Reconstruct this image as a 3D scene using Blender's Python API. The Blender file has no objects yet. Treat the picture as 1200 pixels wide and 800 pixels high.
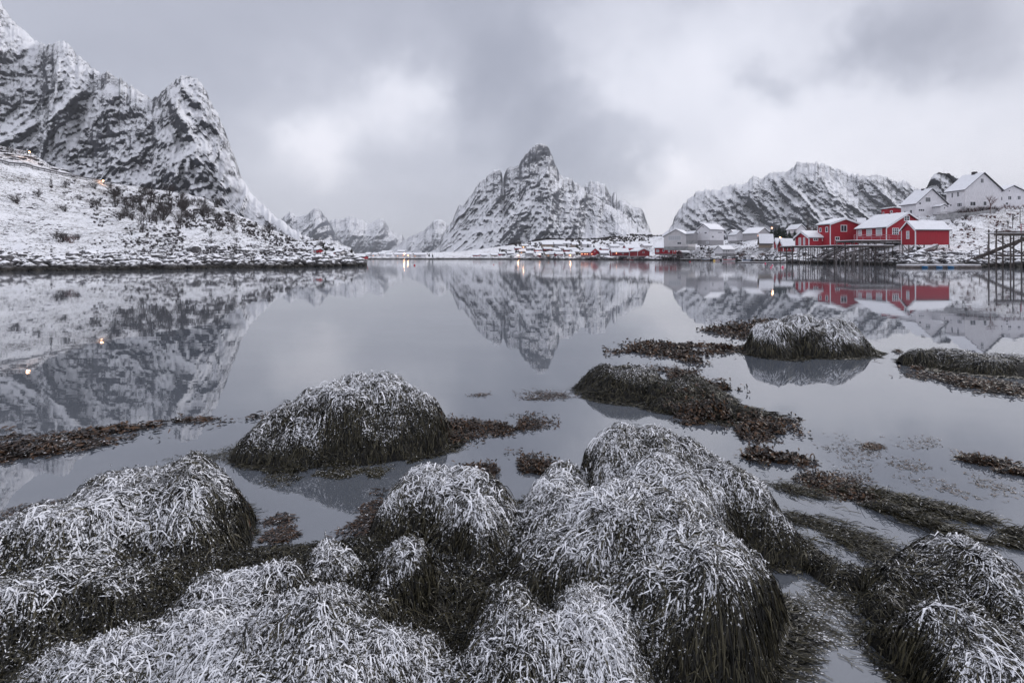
import bpy, math, random
import numpy as np
from mathutils import Vector
R = math.radians
random.seed(7); rng = np.random.default_rng(11)
S = bpy.context.scene
COL = S.collection

# ------------------------------------------------------------------ camera
CAMH = 1.4; F = 666.7; HY = 301.5          # focal length and horizon in photo pixels (1200 x 800)
cam = bpy.data.cameras.new('camera'); cam.lens = 20; cam.sensor_width = 36
cam.shift_y = -(400 - HY) / 1200; cam.clip_start = 0.05; cam.clip_end = 40000
co = bpy.data.objects.new('camera', cam); COL.objects.link(co)
co.location = (0, 0, CAMH); co.rotation_euler = (math.pi / 2, 0, 0); S.camera = co
def P(px, py, Y):                            # a point at distance Y seen at a pixel
    return ((px - 600) * Y / F, Y, CAMH + (HY - py) * Y / F)
def YW(py): return CAMH * F / (py - HY)      # distance of the water surface at that height in the photo

# ------------------------------------------------------------------ colour management
S.view_settings.view_transform = 'Standard'; S.view_settings.look = 'None'
S.view_settings.exposure = 0.52; S.view_settings.gamma = 1
S.cycles.volume_bounces = 0; S.cycles.max_bounces = 6; S.cycles.diffuse_bounces = 2
S.cycles.glossy_bounces = 3; S.cycles.transmission_bounces = 2

# ------------------------------------------------------------------ node helper
class NT:
    def __init__(s, nt): s.nt = nt; s.n = nt.nodes; s.n.clear()
    def new(s, t, **kw):
        d = s.n.new(t)
        for k, v in kw.items():
            if hasattr(d, k) and not k[0].isupper(): setattr(d, k, v)
        return d
    def put(s, sock, v):
        if v is None: return
        if isinstance(v, bpy.types.NodeSocket): s.nt.links.new(v, sock)
        else:
            try: sock.default_value = v
            except Exception: sock.default_value = (*v, 1)
    def math(s, op, a, b=None, c=None, clamp=False):
        d = s.new('ShaderNodeMath', operation=op, use_clamp=clamp)
        s.put(d.inputs[0], a); s.put(d.inputs[1], b)
        if c is not None: s.put(d.inputs[2], c)
        return d.outputs[0]
    def vmath(s, op, a, b=None, scale=None):
        d = s.new('ShaderNodeVectorMath', operation=op)
        s.put(d.inputs[0], a); s.put(d.inputs[1], b)
        if scale is not None: s.put(d.inputs['Scale'], scale)
        return d.outputs['Value'] if op in ('LENGTH', 'DOT_PRODUCT', 'DISTANCE') else d.outputs['Vector']
    def noise(s, vec, scale, detail=4, rough=0.55, dist=0.0, out='Fac', typ=None, lac=2.0):
        d = s.new('ShaderNodeTexNoise')
        if typ: d.noise_type = typ
        s.put(d.inputs['Vector'], vec); d.inputs['Scale'].default_value = scale
        d.inputs['Detail'].default_value = detail; d.inputs['Roughness'].default_value = rough
        d.inputs['Distortion'].default_value = dist; d.inputs['Lacunarity'].default_value = lac
        return d.outputs[out]
    def ramp(s, v, lo, hi, a=0.0, b=1.0, smooth=True):
        d = s.new('ShaderNodeMapRange', interpolation_type='SMOOTHSTEP' if smooth else 'LINEAR')
        for i, x in enumerate((v, lo, hi, a, b)): s.put(d.inputs[i], x)
        return d.outputs[0]
    def mix(s, f, a, b, blend='MIX'):
        d = s.new('ShaderNodeMix', data_type='RGBA', blend_type=blend)
        s.put(d.inputs[0], f); s.put(d.inputs[6], (*a, 1) if isinstance(a, tuple) and len(a) == 3 else a)
        s.put(d.inputs[7], (*b, 1) if isinstance(b, tuple) and len(b) == 3 else b)
        return d.outputs[2]
    def mapping(s, vec, scale=(1, 1, 1), rot=(0, 0, 0), loc=(0, 0, 0)):
        d = s.new('ShaderNodeMapping'); s.put(d.inputs[0], vec)
        d.inputs['Scale'].default_value = scale; d.inputs['Rotation'].default_value = rot; d.inputs['Location'].default_value = loc
        return d.outputs[0]
    def bump(s, h, strength, dist, normal=None):
        d = s.new('ShaderNodeBump'); s.put(d.inputs['Height'], h)
        d.inputs['Strength'].default_value = strength; d.inputs['Distance'].default_value = dist
        if normal is not None: s.put(d.inputs['Normal'], normal)
        return d.outputs[0]

# ------------------------------------------------------------------ world: overcast dusk sky
SUN_EL, SUN_AZ = R(32), R(55)                # azimuth measured from +Y towards +X
w = bpy.data.worlds.new('World'); S.world = w; w.use_nodes = True
k = NT(w.node_tree)
SKYS = 0.1
tc = k.new('ShaderNodeTexCoord').outputs['Generated']
d0 = k.vmath('NORMALIZE', tc)
sep = k.new('ShaderNodeSeparateXYZ'); k.put(sep.inputs[0], d0)
zc = k.math('MAXIMUM', sep.outputs[2], 0.0)
den = k.math('ADD', zc, 0.22)
cp = k.new('ShaderNodeCombineXYZ')
k.put(cp.inputs[0], k.math('DIVIDE', sep.outputs[0], den)); k.put(cp.inputs[1], k.math('DIVIDE', sep.outputs[1], den))
cloud = k.noise(cp.outputs[0], 0.9, 7, 0.55, 0.3)
wn = k.noise(d0, 3.2, 5, 0.6, 0.0, 'Color')
wv = k.vmath('SCALE', k.vmath('SUBTRACT', wn, (0.5, 0.5, 0.5)), scale=0.17)
wn2 = k.noise(d0, 14, 4, 0.6, 0.0, 'Color')
wv = k.vmath('ADD', wv, k.vmath('SCALE', k.vmath('SUBTRACT', wn2, (0.5, 0.5, 0.5)), scale=0.11))
dw = k.vmath('ADD', d0, wv)
v = k.math('MULTIPLY_ADD', k.math('SUBTRACT', cloud, 0.5), 0.36, 0.75)
def sdir(px, py): return Vector(((px - 600) / F, 1, (HY - py) / F)).normalized()
for px, py, rad, amp, hard in (
        (385, 172, .08, .34, .1), (400, 165, .17, .16, 0), (462, 122, .08, .30, 0), (350, 215, .25, .12, 0), (505, 65, .08, .08, 0),
        (740, 80, .16, .10, .55), (830, 130, .18, .10, .5), (800, 20, .30, -.10, .2), (785, 248, .09, .36, .3), (1010, 190, .50, .28, 0), (775, 212, .05, .10, .4),
        (590, 60, .16, -.10, 0.3), (615, 130, .14, -.13, 0.6), (665, 175, .11, -.15, .75), (712, 207, .10, -.15, .7), (560, 10, .2, -.10, 0.2), (770, 222, .08, -.16, .1),
        (60, -40, .80, -.34, 0), (915, 95, .05, -.26, .1), (880, 92, .05, -.14, .1), (960, 100, .05, -.12, .1), (1060, 52, .10, -.22, .1), (1110, 35, .1, -.16, .1), (1200, 0, .26, -.30, 0), (1010, 60, .06, -.12, 0),
        (800, 165, .10, -.10, .0), (300, 40, .4, -.12, 0), (470, 230, .2, -.10, 0),
        (760, -260, .8, -.30, 0), (1000, -60, .4, -.08, 0)):
    dist = k.vmath('DISTANCE', dw, tuple(sdir(px, py)))
    v = k.math('ADD', v, k.ramp(dist, rad * 1.25, rad * hard, 0, amp))
v = k.math('ADD', v, k.ramp(sep.outputs[2], 0.35, 0.9, 0, -0.12))
cr = k.new('ShaderNodeValToRGB'); k.put(cr.inputs[0], v)
el = cr.color_ramp.elements
el[0].position = 0.0; el[0].color = (.22, .235, .295, 1)
el[1].position = 1.0; el[1].color = (.85, .84, .90, 1)
e = el.new(.35); e.color = (.395, .41, .48, 1)
e = el.new(.65); e.color = (.61, .62, .69, 1)
sky = k.new('ShaderNodeTexSky', sky_type='NISHITA'); sky.sun_disc = False
sky.sun_elevation = SUN_EL; sky.sun_rotation = SUN_AZ
cl10 = k.vmath('SCALE', cr.outputs[0], scale=1 / SKYS * 1.0)
colr = k.mix(0.94, sky.outputs[0], cl10)
bg = k.new('ShaderNodeBackground'); k.put(bg.inputs[0], colr); bg.inputs[1].default_value = SKYS
wo = k.new('ShaderNodeOutputWorld'); k.nt.links.new(bg.outputs[0], wo.inputs[0])

# ------------------------------------------------------------------ soft sun behind the cloud
sl = bpy.data.lights.new('sun', 'SUN'); sl.energy = 1.0; sl.angle = R(22); sl.color = (1, .96, .93)
so = bpy.data.objects.new('sun', sl); COL.objects.link(so)
sd = Vector((math.sin(SUN_AZ) * math.cos(SUN_EL), math.cos(SUN_AZ) * math.cos(SUN_EL), math.sin(SUN_EL)))
so.rotation_euler = sd.to_track_quat('Z', 'Y').to_euler()

# ------------------------------------------------------------------ materials
def mat(name, col=(.5, .5, .5), rough=.8, spec=.3, build=None, emit=None, estr=0):
    m = bpy.data.materials.new(name); m.use_nodes = True; q = NT(m.node_tree)
    b = q.new('ShaderNodeBsdfPrincipled'); o = q.new('ShaderNodeOutputMaterial'); q.nt.links.new(b.outputs[0], o.inputs[0])
    b.inputs['Base Color'].default_value = (*col, 1); b.inputs['Roughness'].default_value = rough
    b.inputs['Specular IOR Level'].default_value = spec
    if emit: b.inputs['Emission Color'].default_value = (*emit, 1); b.inputs['Emission Strength'].default_value = estr
    if build: build(q, b)
    return m
def simple(name, col, rough=.8, var=.25, scale=3.0, spec=.25, bump=0.0, stretch=(1, 1, 1)):
    def f(q, b):
        g = q.mapping(q.new('ShaderNodeTexCoord').outputs['Object'], stretch)
        n = q.noise(g, scale, 5, .6)
        c2 = tuple(c * (1 - var) for c in col); c3 = tuple(min(1, c * (1 + var * .7)) for c in col)
        q.put(b.inputs['Base Color'], q.mix(q.ramp(n, .3, .7), c2, c3))
        if bump: q.put(b.inputs['Normal'], q.bump(n, .6, bump))
    return mat(name, col, rough, spec, f)
SNOWC = (.87, .88, .92)
M = {}
M['snow'] = simple('snow', (.85, .86, .90), .7, .05, 1.2, .2, .05)
def boards(name, col, pitch=6.0, snow=False):
    def f(q, b):
        t = q.new('ShaderNodeTexCoord').outputs['Object']
        sp = q.new('ShaderNodeSeparateXYZ'); q.put(sp.inputs[0], t)
        s_ = q.math('ADD', sp.outputs[0], sp.outputs[1])
        fr = q.math('FRACT', q.math('MULTIPLY', s_, pitch))
        groove = q.ramp(q.math('ABSOLUTE', q.math('SUBTRACT', fr, .5)), .40, .49, 0, 1)
        n = q.noise(q.mapping(t, (9, 9, .7)), 1.5, 5, .6); n2 = q.noise(t, .6, 4, .6)
        c = q.mix(q.ramp(n, .3, .75), tuple(x * .72 for x in col), tuple(min(1, x * 1.12) for x in col))
        c = q.mix(q.ramp(n2, .35, .75, 0, .35), c, tuple(x * .6 + .02 for x in col))
        q.put(b.inputs['Base Color'], c)
        q.put(b.inputs['Normal'], q.bump(q.math('SUBTRACT', 1.0, groove), .7, .02))
    return mat(name, col, .7, .3, f)
M['red'] = boards('red_boards', (.40, .028, .045)); M['red2'] = boards('dark_red_boards', (.29, .03, .04))
M['white'] = boards('white_boards', (.80, .79, .83), 4); M['offw'] = boards('cream_boards', (.66, .64, .66), 4)
M['grey'] = boards('grey_boards', (.40, .39, .41), 4); M['tan'] = boards('bare_wood_boards', (.30, .24, .19), 5)
M['trim'] = simple('white_paint', (.74, .74, .78), .6, .08, 4)
M['roofd'] = simple('dark_roof', (.07, .07, .08), .7, .3, 2); M['chim'] = simple('chimney_brick', (.06, .055, .06), .85, .3, 6)
M['wood'] = simple('weathered_wood', (.10, .085, .08), .85, .45, 2.0, .2, .02, (1, 1, .2))
M['woodl'] = simple('grey_planks', (.22, .20, .20), .85, .35, 2.0, .2, .02)
M['conc'] = simple('concrete', (.30, .30, .31), .9, .3, 1.0)
M['glass'] = mat('window_glass', (.045, .05, .06), .12, .5)
M['glassl'] = mat('pale_curtained_glass', (.42, .43, .46), .3, .5)
M['lit'] = mat('lit_window', (.3, .15, .05), .5, .3, None, (1, .38, .14), 2.2)
M['lamp'] = mat('lamp_glow', (.8, .5, .3), .5, .3, None, (1, .45, .22), 7)
M['metal'] = simple('dark_metal', (.06, .06, .065), .5, .2, 5)
M['rail'] = simple('guard_rail_steel', (.13, .13, .14), .6, .2, 3)
M['bluep'] = simple('blue_paint', (.02, .11, .24), .4, .15, 5); M['redp'] = simple('red_paint', (.5, .03, .05), .4, .15, 5)
M['pink'] = mat('pink_plastic', (.75, .12, .22), .4, .4); M['yel'] = mat('yellow_plastic', (.65, .45, .12), .4, .4)
M['bark'] = simple('dark_bark', (.045, .038, .038), .9, .3, 4); M['barkr'] = simple('reddish_bark', (.12, .06, .055), .9, .3, 4)
def snowy_needles(q, b):
    g = q.new('ShaderNodeNewGeometry'); sp = q.new('ShaderNodeSeparateXYZ'); q.put(sp.inputs[0], g.outputs['Normal'])
    n = q.noise(q.new('ShaderNodeTexCoord').outputs['Object'], 1.1, 4, .6)
    f = q.math('MULTIPLY', q.ramp(n, .60, .68), q.ramp(sp.outputs[2], .2, .6))
    q.put(b.inputs['Base Color'], q.mix(f, (.028, .036, .03), SNOWC))
M['needle'] = mat('snowy_spruce_needles', (.03, .04, .03), .9, .2, snowy_needles)

def snowrock(name, rock, s1, s2, s3, bias, tide=None, stre=(1, 1, 1), rot=(0, 0, 0), bd=1.0, rough_nz=.5, grass=None, contrast=.06, fineamp=1.5, topz=0, nzw=.9, snowcol=SNOWC):
    """snow lying on rock: broad patches, ledges and gullies by noise and by how steep the ground is"""
    def f(q, b):
        t = q.new('ShaderNodeTexCoord').outputs['Object']
        g = q.new('ShaderNodeNewGeometry'); sp = q.new('ShaderNodeSeparateXYZ'); q.put(sp.inputs[0], g.outputs['Normal'])
        n1 = q.noise(t, s1, 6, .6, .6)
        tm = q.mapping(t, stre, rot)
        n2 = q.noise(tm, s2, 14, .76, .9)
        n3 = q.noise(tm, s3, 8, .75, .4)
        n4 = q.noise(tm, s3 * 2.6, 6, .75, .3)
        ck = q.ramp(q.math('ABSOLUTE', q.math('SUBTRACT', q.noise(tm, s2 * .8, 9, .62, 1.2), .5)), 0, .035, .28, 0)
        r = q.math('MULTIPLY_ADD', q.math('SUBTRACT', n1, .5), 1.9 if topz else 1.1, bias)
        r = q.math('MULTIPLY_ADD', q.math('SUBTRACT', n2, .5), 1.35, r)
        r = q.math('MULTIPLY_ADD', q.math('SUBTRACT', n3, .5), .9, r)
        r = q.math('MULTIPLY_ADD', q.math('SUBTRACT', n4, .5), fineamp, r)
        r = q.math('ADD', r, ck)
        ck2 = q.ramp(q.math('ABSOLUTE', q.math('SUBTRACT', q.noise(tm, s3 * .9, 7, .7, 1.5), .5)), 0, .05, .34, 0)
        r = q.math('ADD', r, ck2)
        if topz:
            pz_ = q.new('ShaderNodeSeparateXYZ'); q.put(pz_.inputs[0], g.outputs['Position'])
            r = q.math('ADD', r, q.ramp(pz_.outputs[2], 0, topz, -.26, .0, smooth=False))
        r = q.math('MULTIPLY_ADD', q.math('SUBTRACT', rough_nz, sp.outputs[2]), nzw, r)
        rf = q.ramp(r, .5 - contrast, .5 + contrast * 1.5)
        rc = q.mix(q.ramp(n3, .3, .7), tuple(c * .55 for c in rock), tuple(c * 1.5 for c in rock))
        if grass: rc = q.mix(q.ramp(n1, .5, .6, 0, .7), rc, grass)
        col = q.mix(rf, snowcol, rc)
        if tide:
            pz = q.new('ShaderNodeSeparateXYZ'); q.put(pz.inputs[0], g.outputs['Position'])
            zz = q.math('ADD', pz.outputs[2], q.math('MULTIPLY', q.math('SUBTRACT', n2, .5), tide * 2.2))
            tf = q.ramp(zz, tide * .85, tide * 1.35, 1, 0)
            wet = q.mix(q.ramp(n3, .35, .65), (.012, .012, .012), (.055, .05, .045))
            col = q.mix(tf, col, wet)
        q.put(b.inputs['Base Color'], col)
        hh = q.math('ADD', q.math('MULTIPLY', n2, 1.0), q.math('MULTIPLY', rf, -.12))
        q.put(b.inputs['Normal'], q.bump(hh, 1.0, bd))
    return mat(name, rock, .85, .15, f)

# ------------------------------------------------------------------ numpy noise
def _h(ix, iy, iz, seed):
    h = (ix * 374761393 + iy * 668265263 + iz * 2147483647 + seed * 974634777) & 0xffffffff
    h = ((h ^ (h >> 13)) * 1274126177) & 0xffffffff
    h = ((h ^ (h >> 16)) * 2246822519) & 0xffffffff
    return ((h ^ (h >> 15)) & 0xffff) / 65535.0 * 2 - 1
def vnoise(x, y, z=None, seed=0):
    x = np.asarray(x, float); y = np.asarray(y, float)
    z = np.zeros_like(x) if z is None else np.asarray(z, float)
    x, y, z = np.broadcast_arrays(x, y, z)
    xi = np.floor(x).astype(np.int64); yi = np.floor(y).astype(np.int64); zi = np.floor(z).astype(np.int64)
    fx, fy, fz = x - xi, y - yi, z - zi
    fx = fx * fx * (3 - 2 * fx); fy = fy * fy * (3 - 2 * fy); fz = fz * fz * (3 - 2 * fz)
    r = 0
    for a in (0, 1):
        for b in (0, 1):
            for c in (0, 1):
                r = r + _h(xi + a, yi + b, zi + c, seed) * (fx if a else 1 - fx) * (fy if b else 1 - fy) * (fz if c else 1 - fz)
    return r
def fbm(x, y, z=None, o=5, seed=0, ridged=False, gain=.5):
    s = 0; a = 1; t = 0; z = 0 * np.asarray(x, float) if z is None else z
    for i in range(o):
        n = vnoise(x * 2**i + i * 7.3, y * 2**i + i * 3.1, z * 2**i + i * 5.7, seed + i)
        if ridged: n = 1 - 2 * np.abs(n)
        s = s + a * n; t += a; a *= gain
    return s / t

# ------------------------------------------------------------------ mesh helpers
def link(name, me, m=None, parent=None):
    o = bpy.data.objects.new(name, me); COL.objects.link(o)
    if m is not None: me.materials.append(m)
    if parent is not None: o.parent = parent
    return o
def tag(o, label=None, cat=None, group=None, kind=None):
    if label: o['label'] = label
    if cat: o['category'] = cat
    if group: o['group'] = group
    if kind: o['kind'] = kind
    return o
def empty(name, loc, rz=0, **kw):
    o = bpy.data.objects.new(name, None); COL.objects.link(o); o.location = loc; o.rotation_euler = (0, 0, rz)
    o.empty_display_size = .3
    return tag(o, **kw)
def fast_mesh(name, V, Q, attrs=None, smooth=True):
    """V (n,3), Q (m,4) quads"""
    me = bpy.data.meshes.new(name); V = np.ascontiguousarray(V, dtype=np.float32); Q = np.ascontiguousarray(Q, dtype=np.int32)
    kk = Q.shape[1]
    me.vertices.add(len(V)); me.vertices.foreach_set('co', V.ravel())
    me.loops.add(Q.size); me.loops.foreach_set('vertex_index', Q.ravel())
    me.polygons.add(len(Q)); me.polygons.foreach_set('loop_start', np.arange(0, Q.size, kk, dtype=np.int32))
    me.update(calc_edges=True)
    if smooth: me.polygons.foreach_set('use_smooth', np.ones(len(Q), dtype=bool))
    for n_, a in (attrs or {}).items():
        at = me.attributes.new(n_, 'FLOAT', 'POINT'); at.data.foreach_set('value', np.ascontiguousarray(a, dtype=np.float32).ravel())
    return me
def grid_quads(n, m):
    i = np.arange(n - 1)[:, None] * m + np.arange(m - 1)[None, :]
    return np.stack([i, i + m, i + m + 1, i + 1], -1).reshape(-1, 4)
class MB:
    def __init__(s): s.v = []; s.f = []
    def add(s, vs, fs):
        b = len(s.v); s.v += [tuple(x) for x in vs]; s.f += [tuple(i + b for i in f) for f in fs]; return s
    def box(s, x0, x1, y0, y1, z0, z1):
        return s.add([(x0, y0, z0), (x1, y0, z0), (x1, y1, z0), (x0, y1, z0), (x0, y0, z1), (x1, y0, z1), (x1, y1, z1), (x0, y1, z1)],
                     [(0, 3, 2, 1), (4, 5, 6, 7), (0, 1, 5, 4), (1, 2, 6, 5), (2, 3, 7, 6), (3, 0, 4, 7)])
    def tube(s, p0, p1, r0, r1=None, n=6):
        r1 = r0 if r1 is None else r1; p0 = Vector(p0); p1 = Vector(p1); d = (p1 - p0).normalized()
        u = d.orthogonal().normalized(); w_ = d.cross(u)
        vs = []
        for p, r in ((p0, r0), (p1, r1)):
            for i in range(n): a = 2 * math.pi * i / n; vs.append(p + (u * math.cos(a) + w_ * math.sin(a)) * r)
        fs = [(i, (i + 1) % n, n + (i + 1) % n, n + i) for i in range(n)] + [tuple(range(n - 1, -1, -1)), tuple(range(n, 2 * n))]
        return s.add(vs, fs)
    def bar(s, p0, p1, wd, ht):
        """rectangular beam"""
        p0 = Vector(p0); p1 = Vector(p1); d = (p1 - p0).normalized(); up = Vector((0, 0, 1))
        if abs(d.z) > .95: up = Vector((0, 1, 0))
        sx = d.cross(up).normalized(); uz = sx.cross(d)
        vs = [p + sx * a * wd / 2 + uz * b * ht / 2 for p in (p0, p1) for a, b in ((-1, -1), (1, -1), (1, 1), (-1, 1))]
        return s.add(vs, [(0, 3, 2, 1), (4, 5, 6, 7), (0, 1, 5, 4), (1, 2, 6, 5), (2, 3, 7, 6), (3, 0, 4, 7)])
    def slab(s, pts, th):
        """polygon given counter-clockwise from above, thickened downwards"""
        n = len(pts); lo = [(p[0], p[1], p[2] - th) for p in pts]
        return s.add(list(pts) + lo, [tuple(range(n)), tuple(range(2 * n - 1, n - 1, -1))] + [(i, n + i, n + (i + 1) % n, (i + 1) % n) for i in range(n)])
    def build(s, name, m, parent=None, smooth=False):
        me = bpy.data.meshes.new(name); me.from_pydata(s.v, [], s.f); me.update()
        if smooth: me.polygons.foreach_set('use_smooth', [True] * len(me.polygons))
        return link(name, me, m, parent)

# ------------------------------------------------------------------ water
def water_mat(q, b):
    t = q.new('ShaderNodeTexCoord').outputs['Object']
    n1 = q.noise(q.mapping(t, (.5, 1, 1)), .5, 6, .6); n2 = q.noise(t, 6, 5, .7)
    c = q.mix(q.ramp(n1, .3, .7), (.085, .097, .118), (.125, .137, .157))
    c = q.mix(q.ramp(n2, .52, .75, 0, .4), c, (.15, .155, .17))
    q.put(b.inputs['Base Color'], c)
    far = q.noise(q.mapping(t, (.012, .03, 1)), 1, 4, .5)
    ps = q.new('ShaderNodeSeparateXYZ'); q.put(ps.inputs[0], q.new('ShaderNodeNewGeometry').outputs['Position'])
    q.put(b.inputs['Roughness'], q.math('ADD', q.ramp(far, .3, .7, .0, .02), q.ramp(ps.outputs[1], 8, 80, .012, .045)))
    r = q.noise(q.mapping(t, (.35, 1.0, 1)), 1.6, 3, .5)
    q.put(b.inputs['Normal'], q.bump(r, .06, .02))
M['water'] = mat('fjord_water', (.1, .11, .13), .04, .5, water_mat)
M['water'].node_tree.nodes['Principled BSDF'].inputs['IOR'].default_value = 2.9
# rows get longer with distance
ys = np.concatenate([np.linspace(-20, 20, 9), 20 + 9000 * np.linspace(0, 1, 30)[1:]**2.5]); xs = np.linspace(-1, 1, 21)
V = np.array([[x * (60 + abs(y) * 1.3), y, 0] for y in ys for x in xs])
tag(link('water', fast_mesh('water', V, grid_quads(len(ys), len(xs))[:, ::-1]), M['water']), kind='structure')
tag(MB().box(-14000, 14000, -200, 11000, -6, -3).build('sea_bed', M['conc']), kind='structure')

# ------------------------------------------------------------------ mountains
def mountain(name, crest, Yc, Yf, rough, m, nx=300, nv=110, foot=303.5, amp=.10, feat=None, jag=1.2, seed=1, prof=1.0, skew=0.0, bulges=()):
    crest = np.array(crest, float); px = np.linspace(crest[0, 0], crest[-1, 0], nx)
    cy = np.interp(px, crest[:, 0], crest[:, 1])
    Ycol = np.interp(px, crest[:, 0], crest[:, 2]) if crest.shape[1] > 2 else np.full(nx, float(Yc))
    Ht = np.clip((foot - cy), 0, None)
    cy = cy - jag * 2.0 * (fbm(px / 6.0, px * 0, o=5, seed=seed, ridged=True, gain=.8) - .05) * np.clip(Ht / 25, 0, 1)
    cy = cy - jag * .8 * fbm(px / 2.1, px * 0, o=2, seed=seed + 2) * np.clip(Ht / 25, 0, 1)
    v = np.linspace(0, 1, nv)
    PX = np.repeat(px[:, None], nv, 1) + skew * (1 - v)[None] * 0
    hgt = np.power(v, prof)[None]
    PY = foot - (foot - cy)[:, None] * hgt
    Yfc = np.minimum(Yf, Ycol * .97)
    Yd = Yfc[:, None] + (Ycol - Yfc)[:, None] * (v[None]**0.9)
    feat = feat or (Yc * .22)
    # gully relief: moved along the line of sight so the crest line stays put
    X = (PX - 600) * Yd / F; Z = CAMH + (HY - PY) * Yd / F
    wob = fbm(X / feat, Z / feat, Z * 0, 4, seed + 5)
    sx = X / feat + skew * Z / feat
    rd = fbm(sx * 1.3 + wob * .45, Z / feat * .30, X * 0, 3, seed + 9, True, .55)
    rd2 = fbm(sx * 4.5 + wob * 1.2, Z / feat * 1.3 - X / feat * .5, X * 0, 5, seed + 19, True, .6)
    big = fbm(sx * .6, Z / feat * .25, X * 0, 2, seed + 20)
    env = np.sin(np.pi * np.clip(v, 0, 1))[None]**.5 * .9 + .1
    Yd = Yd * (1 - amp * env * (rd * .8 + big * .8 + rd2 * .34 * rough + .25))
    fine = fbm(X / feat * 16, Z / feat * 12, X * 0, 4, seed + 31, True, .6)
    Yd = Yd * (1 - amp * .10 * env * fine * rough)
    X = (PX - 600) * Yd / F; Z = CAMH + (HY - PY) * Yd / F
    # back side falls away behind the crest
    nb = 14; t = np.linspace(0, 1, nb + 1)[1:]
    Xb = X[:, -1:] + X[:, -1:] * 0.25 * t[None]; Yb = Yd[:, -1:] * (1 + .30 * t[None]); Zb = Z[:, -1:] * (1 - t[None]**1.2) - 4 * t[None]
    Zb = Zb + fbm(Xb / feat * 2, Yb / feat * 2, o=3, seed=seed) * Z[:, -1:] * .08 * np.sin(np.pi * t)[None]
    X = np.concatenate([X, Xb], 1); Y = np.concatenate([Yd, Yb], 1); Z = np.concatenate([Z, Zb], 1)
    V = np.stack([X, Y, Z], -1).reshape(-1, 3)
    return tag(link(name, fast_mesh(name, V, grid_quads(nx, nv + nb)), m), kind='structure')

mM1 = snowrock('left_mountain_rock', (.040, .043, .054), .007, .026, .12, .26, stre=(1.4, 1, .9), rot=(0, .7, 0), bd=5, rough_nz=.55, contrast=.05, fineamp=1.3, topz=230)
mM2 = snowrock('peak_rock', (.042, .047, .062), .004, .013, .06, .35, stre=(1.7, 1, .7), rot=(0, -.55, 0), bd=7, rough_nz=.6, contrast=.06, topz=330)
mM4 = snowrock('ridge_rock', (.040, .046, .062), .005, .016, .065, .38, stre=(1.25, 1, .85), rot=(0, .5, 0), bd=7, rough_nz=.6, contrast=.06, topz=330)
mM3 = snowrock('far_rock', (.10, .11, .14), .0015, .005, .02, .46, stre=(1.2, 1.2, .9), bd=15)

mountain('mountain', [(-160, -110, 1400), (-60, -45, 1350), (-25, -20, 1350), (0, 3, 1350), (12, 20, 1330), (25, 35, 1320), (43, 50, 1300), (52, 54, 1250), (60, 54, 1230), (68, 50, 1200), (76, 50, 1200),
    (82, 55, 1180), (90, 65, 1170), (105, 78, 1150), (118, 87, 1130), (124, 84, 1130), (130, 88, 1120), (150, 100, 1100), (165, 110, 1080), (177, 117, 1050), (185, 112, 1000), (200, 100, 980),
    (205, 96, 975), (212, 91, 970), (220, 89.5, 970), (226, 91, 970), (235, 98, 965), (240, 106, 960), (245, 115, 955), (258, 140, 940), (268, 165, 920), (277, 190, 900), (285, 212, 880), (292, 223, 860), (300, 233, 840),
    (320, 252, 780), (345, 270, 700), (375, 287, 620), (400, 297, 560), (430, 303, 520)], 1100, 760, 1.0, mM1, 420, 170, amp=.13, feat=170, seed=3, prof=.92, jag=2.2, skew=.5)
mountain('mountain', [(488, 303.5), (500, 298), (508, 293), (515, 285), (520, 272.5), (526, 265), (531, 257.5), (535, 249), (538, 240.6), (540, 243), (546, 237), (553, 229), (558, 221), (563, 214), (570, 209), (576, 203), (583, 200),
    (587.5, 202), (589.4, 210), (594, 199), (597, 195.6), (601, 197), (606, 198), (608, 195.6), (611, 188), (616, 182), (620, 178), (625, 172), (629, 170.5), (633, 169.8), (638, 171), (643, 174), (645.6, 180.6), (650, 191), (655, 203),
    (658, 206), (662.5, 208.7), (668, 210), (673.7, 214), (678, 217), (681, 221), (688, 226), (700, 232), (712, 239), (722, 246), (735, 255), (750, 266), (765, 276), (785, 288), (810, 298), (830, 303)], 2500, 1950, 1.0, mM2, 380, 150,
    amp=.12, feat=330, seed=13, prof=.95, jag=2.0, skew=-.55)
mountain('mountain', [(640, 290), (665, 255), (680, 228), (687, 216), (692.5, 213.5), (700, 214), (709, 217), (713, 226), (717, 231), (719.3, 226), (720.6, 223.2), (721.8, 225.5), (723.4, 238), (728, 235), (734, 236), (741, 242), (747, 243), (753, 246),
    (757, 257.5), (762, 271), (768, 288), (778, 302)], 3900, 3300, 1.0, mM4, 200, 80, amp=.12, feat=450, seed=23, jag=1.3)
mountain('mountain', [(745, 303), (755, 292), (765, 284), (775, 275), (783, 269.5), (792, 271), (800, 278), (815, 290), (830, 303)], 3000, 2200, 1.0, mM4, 80, 40, amp=.08, feat=300, seed=27)
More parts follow.
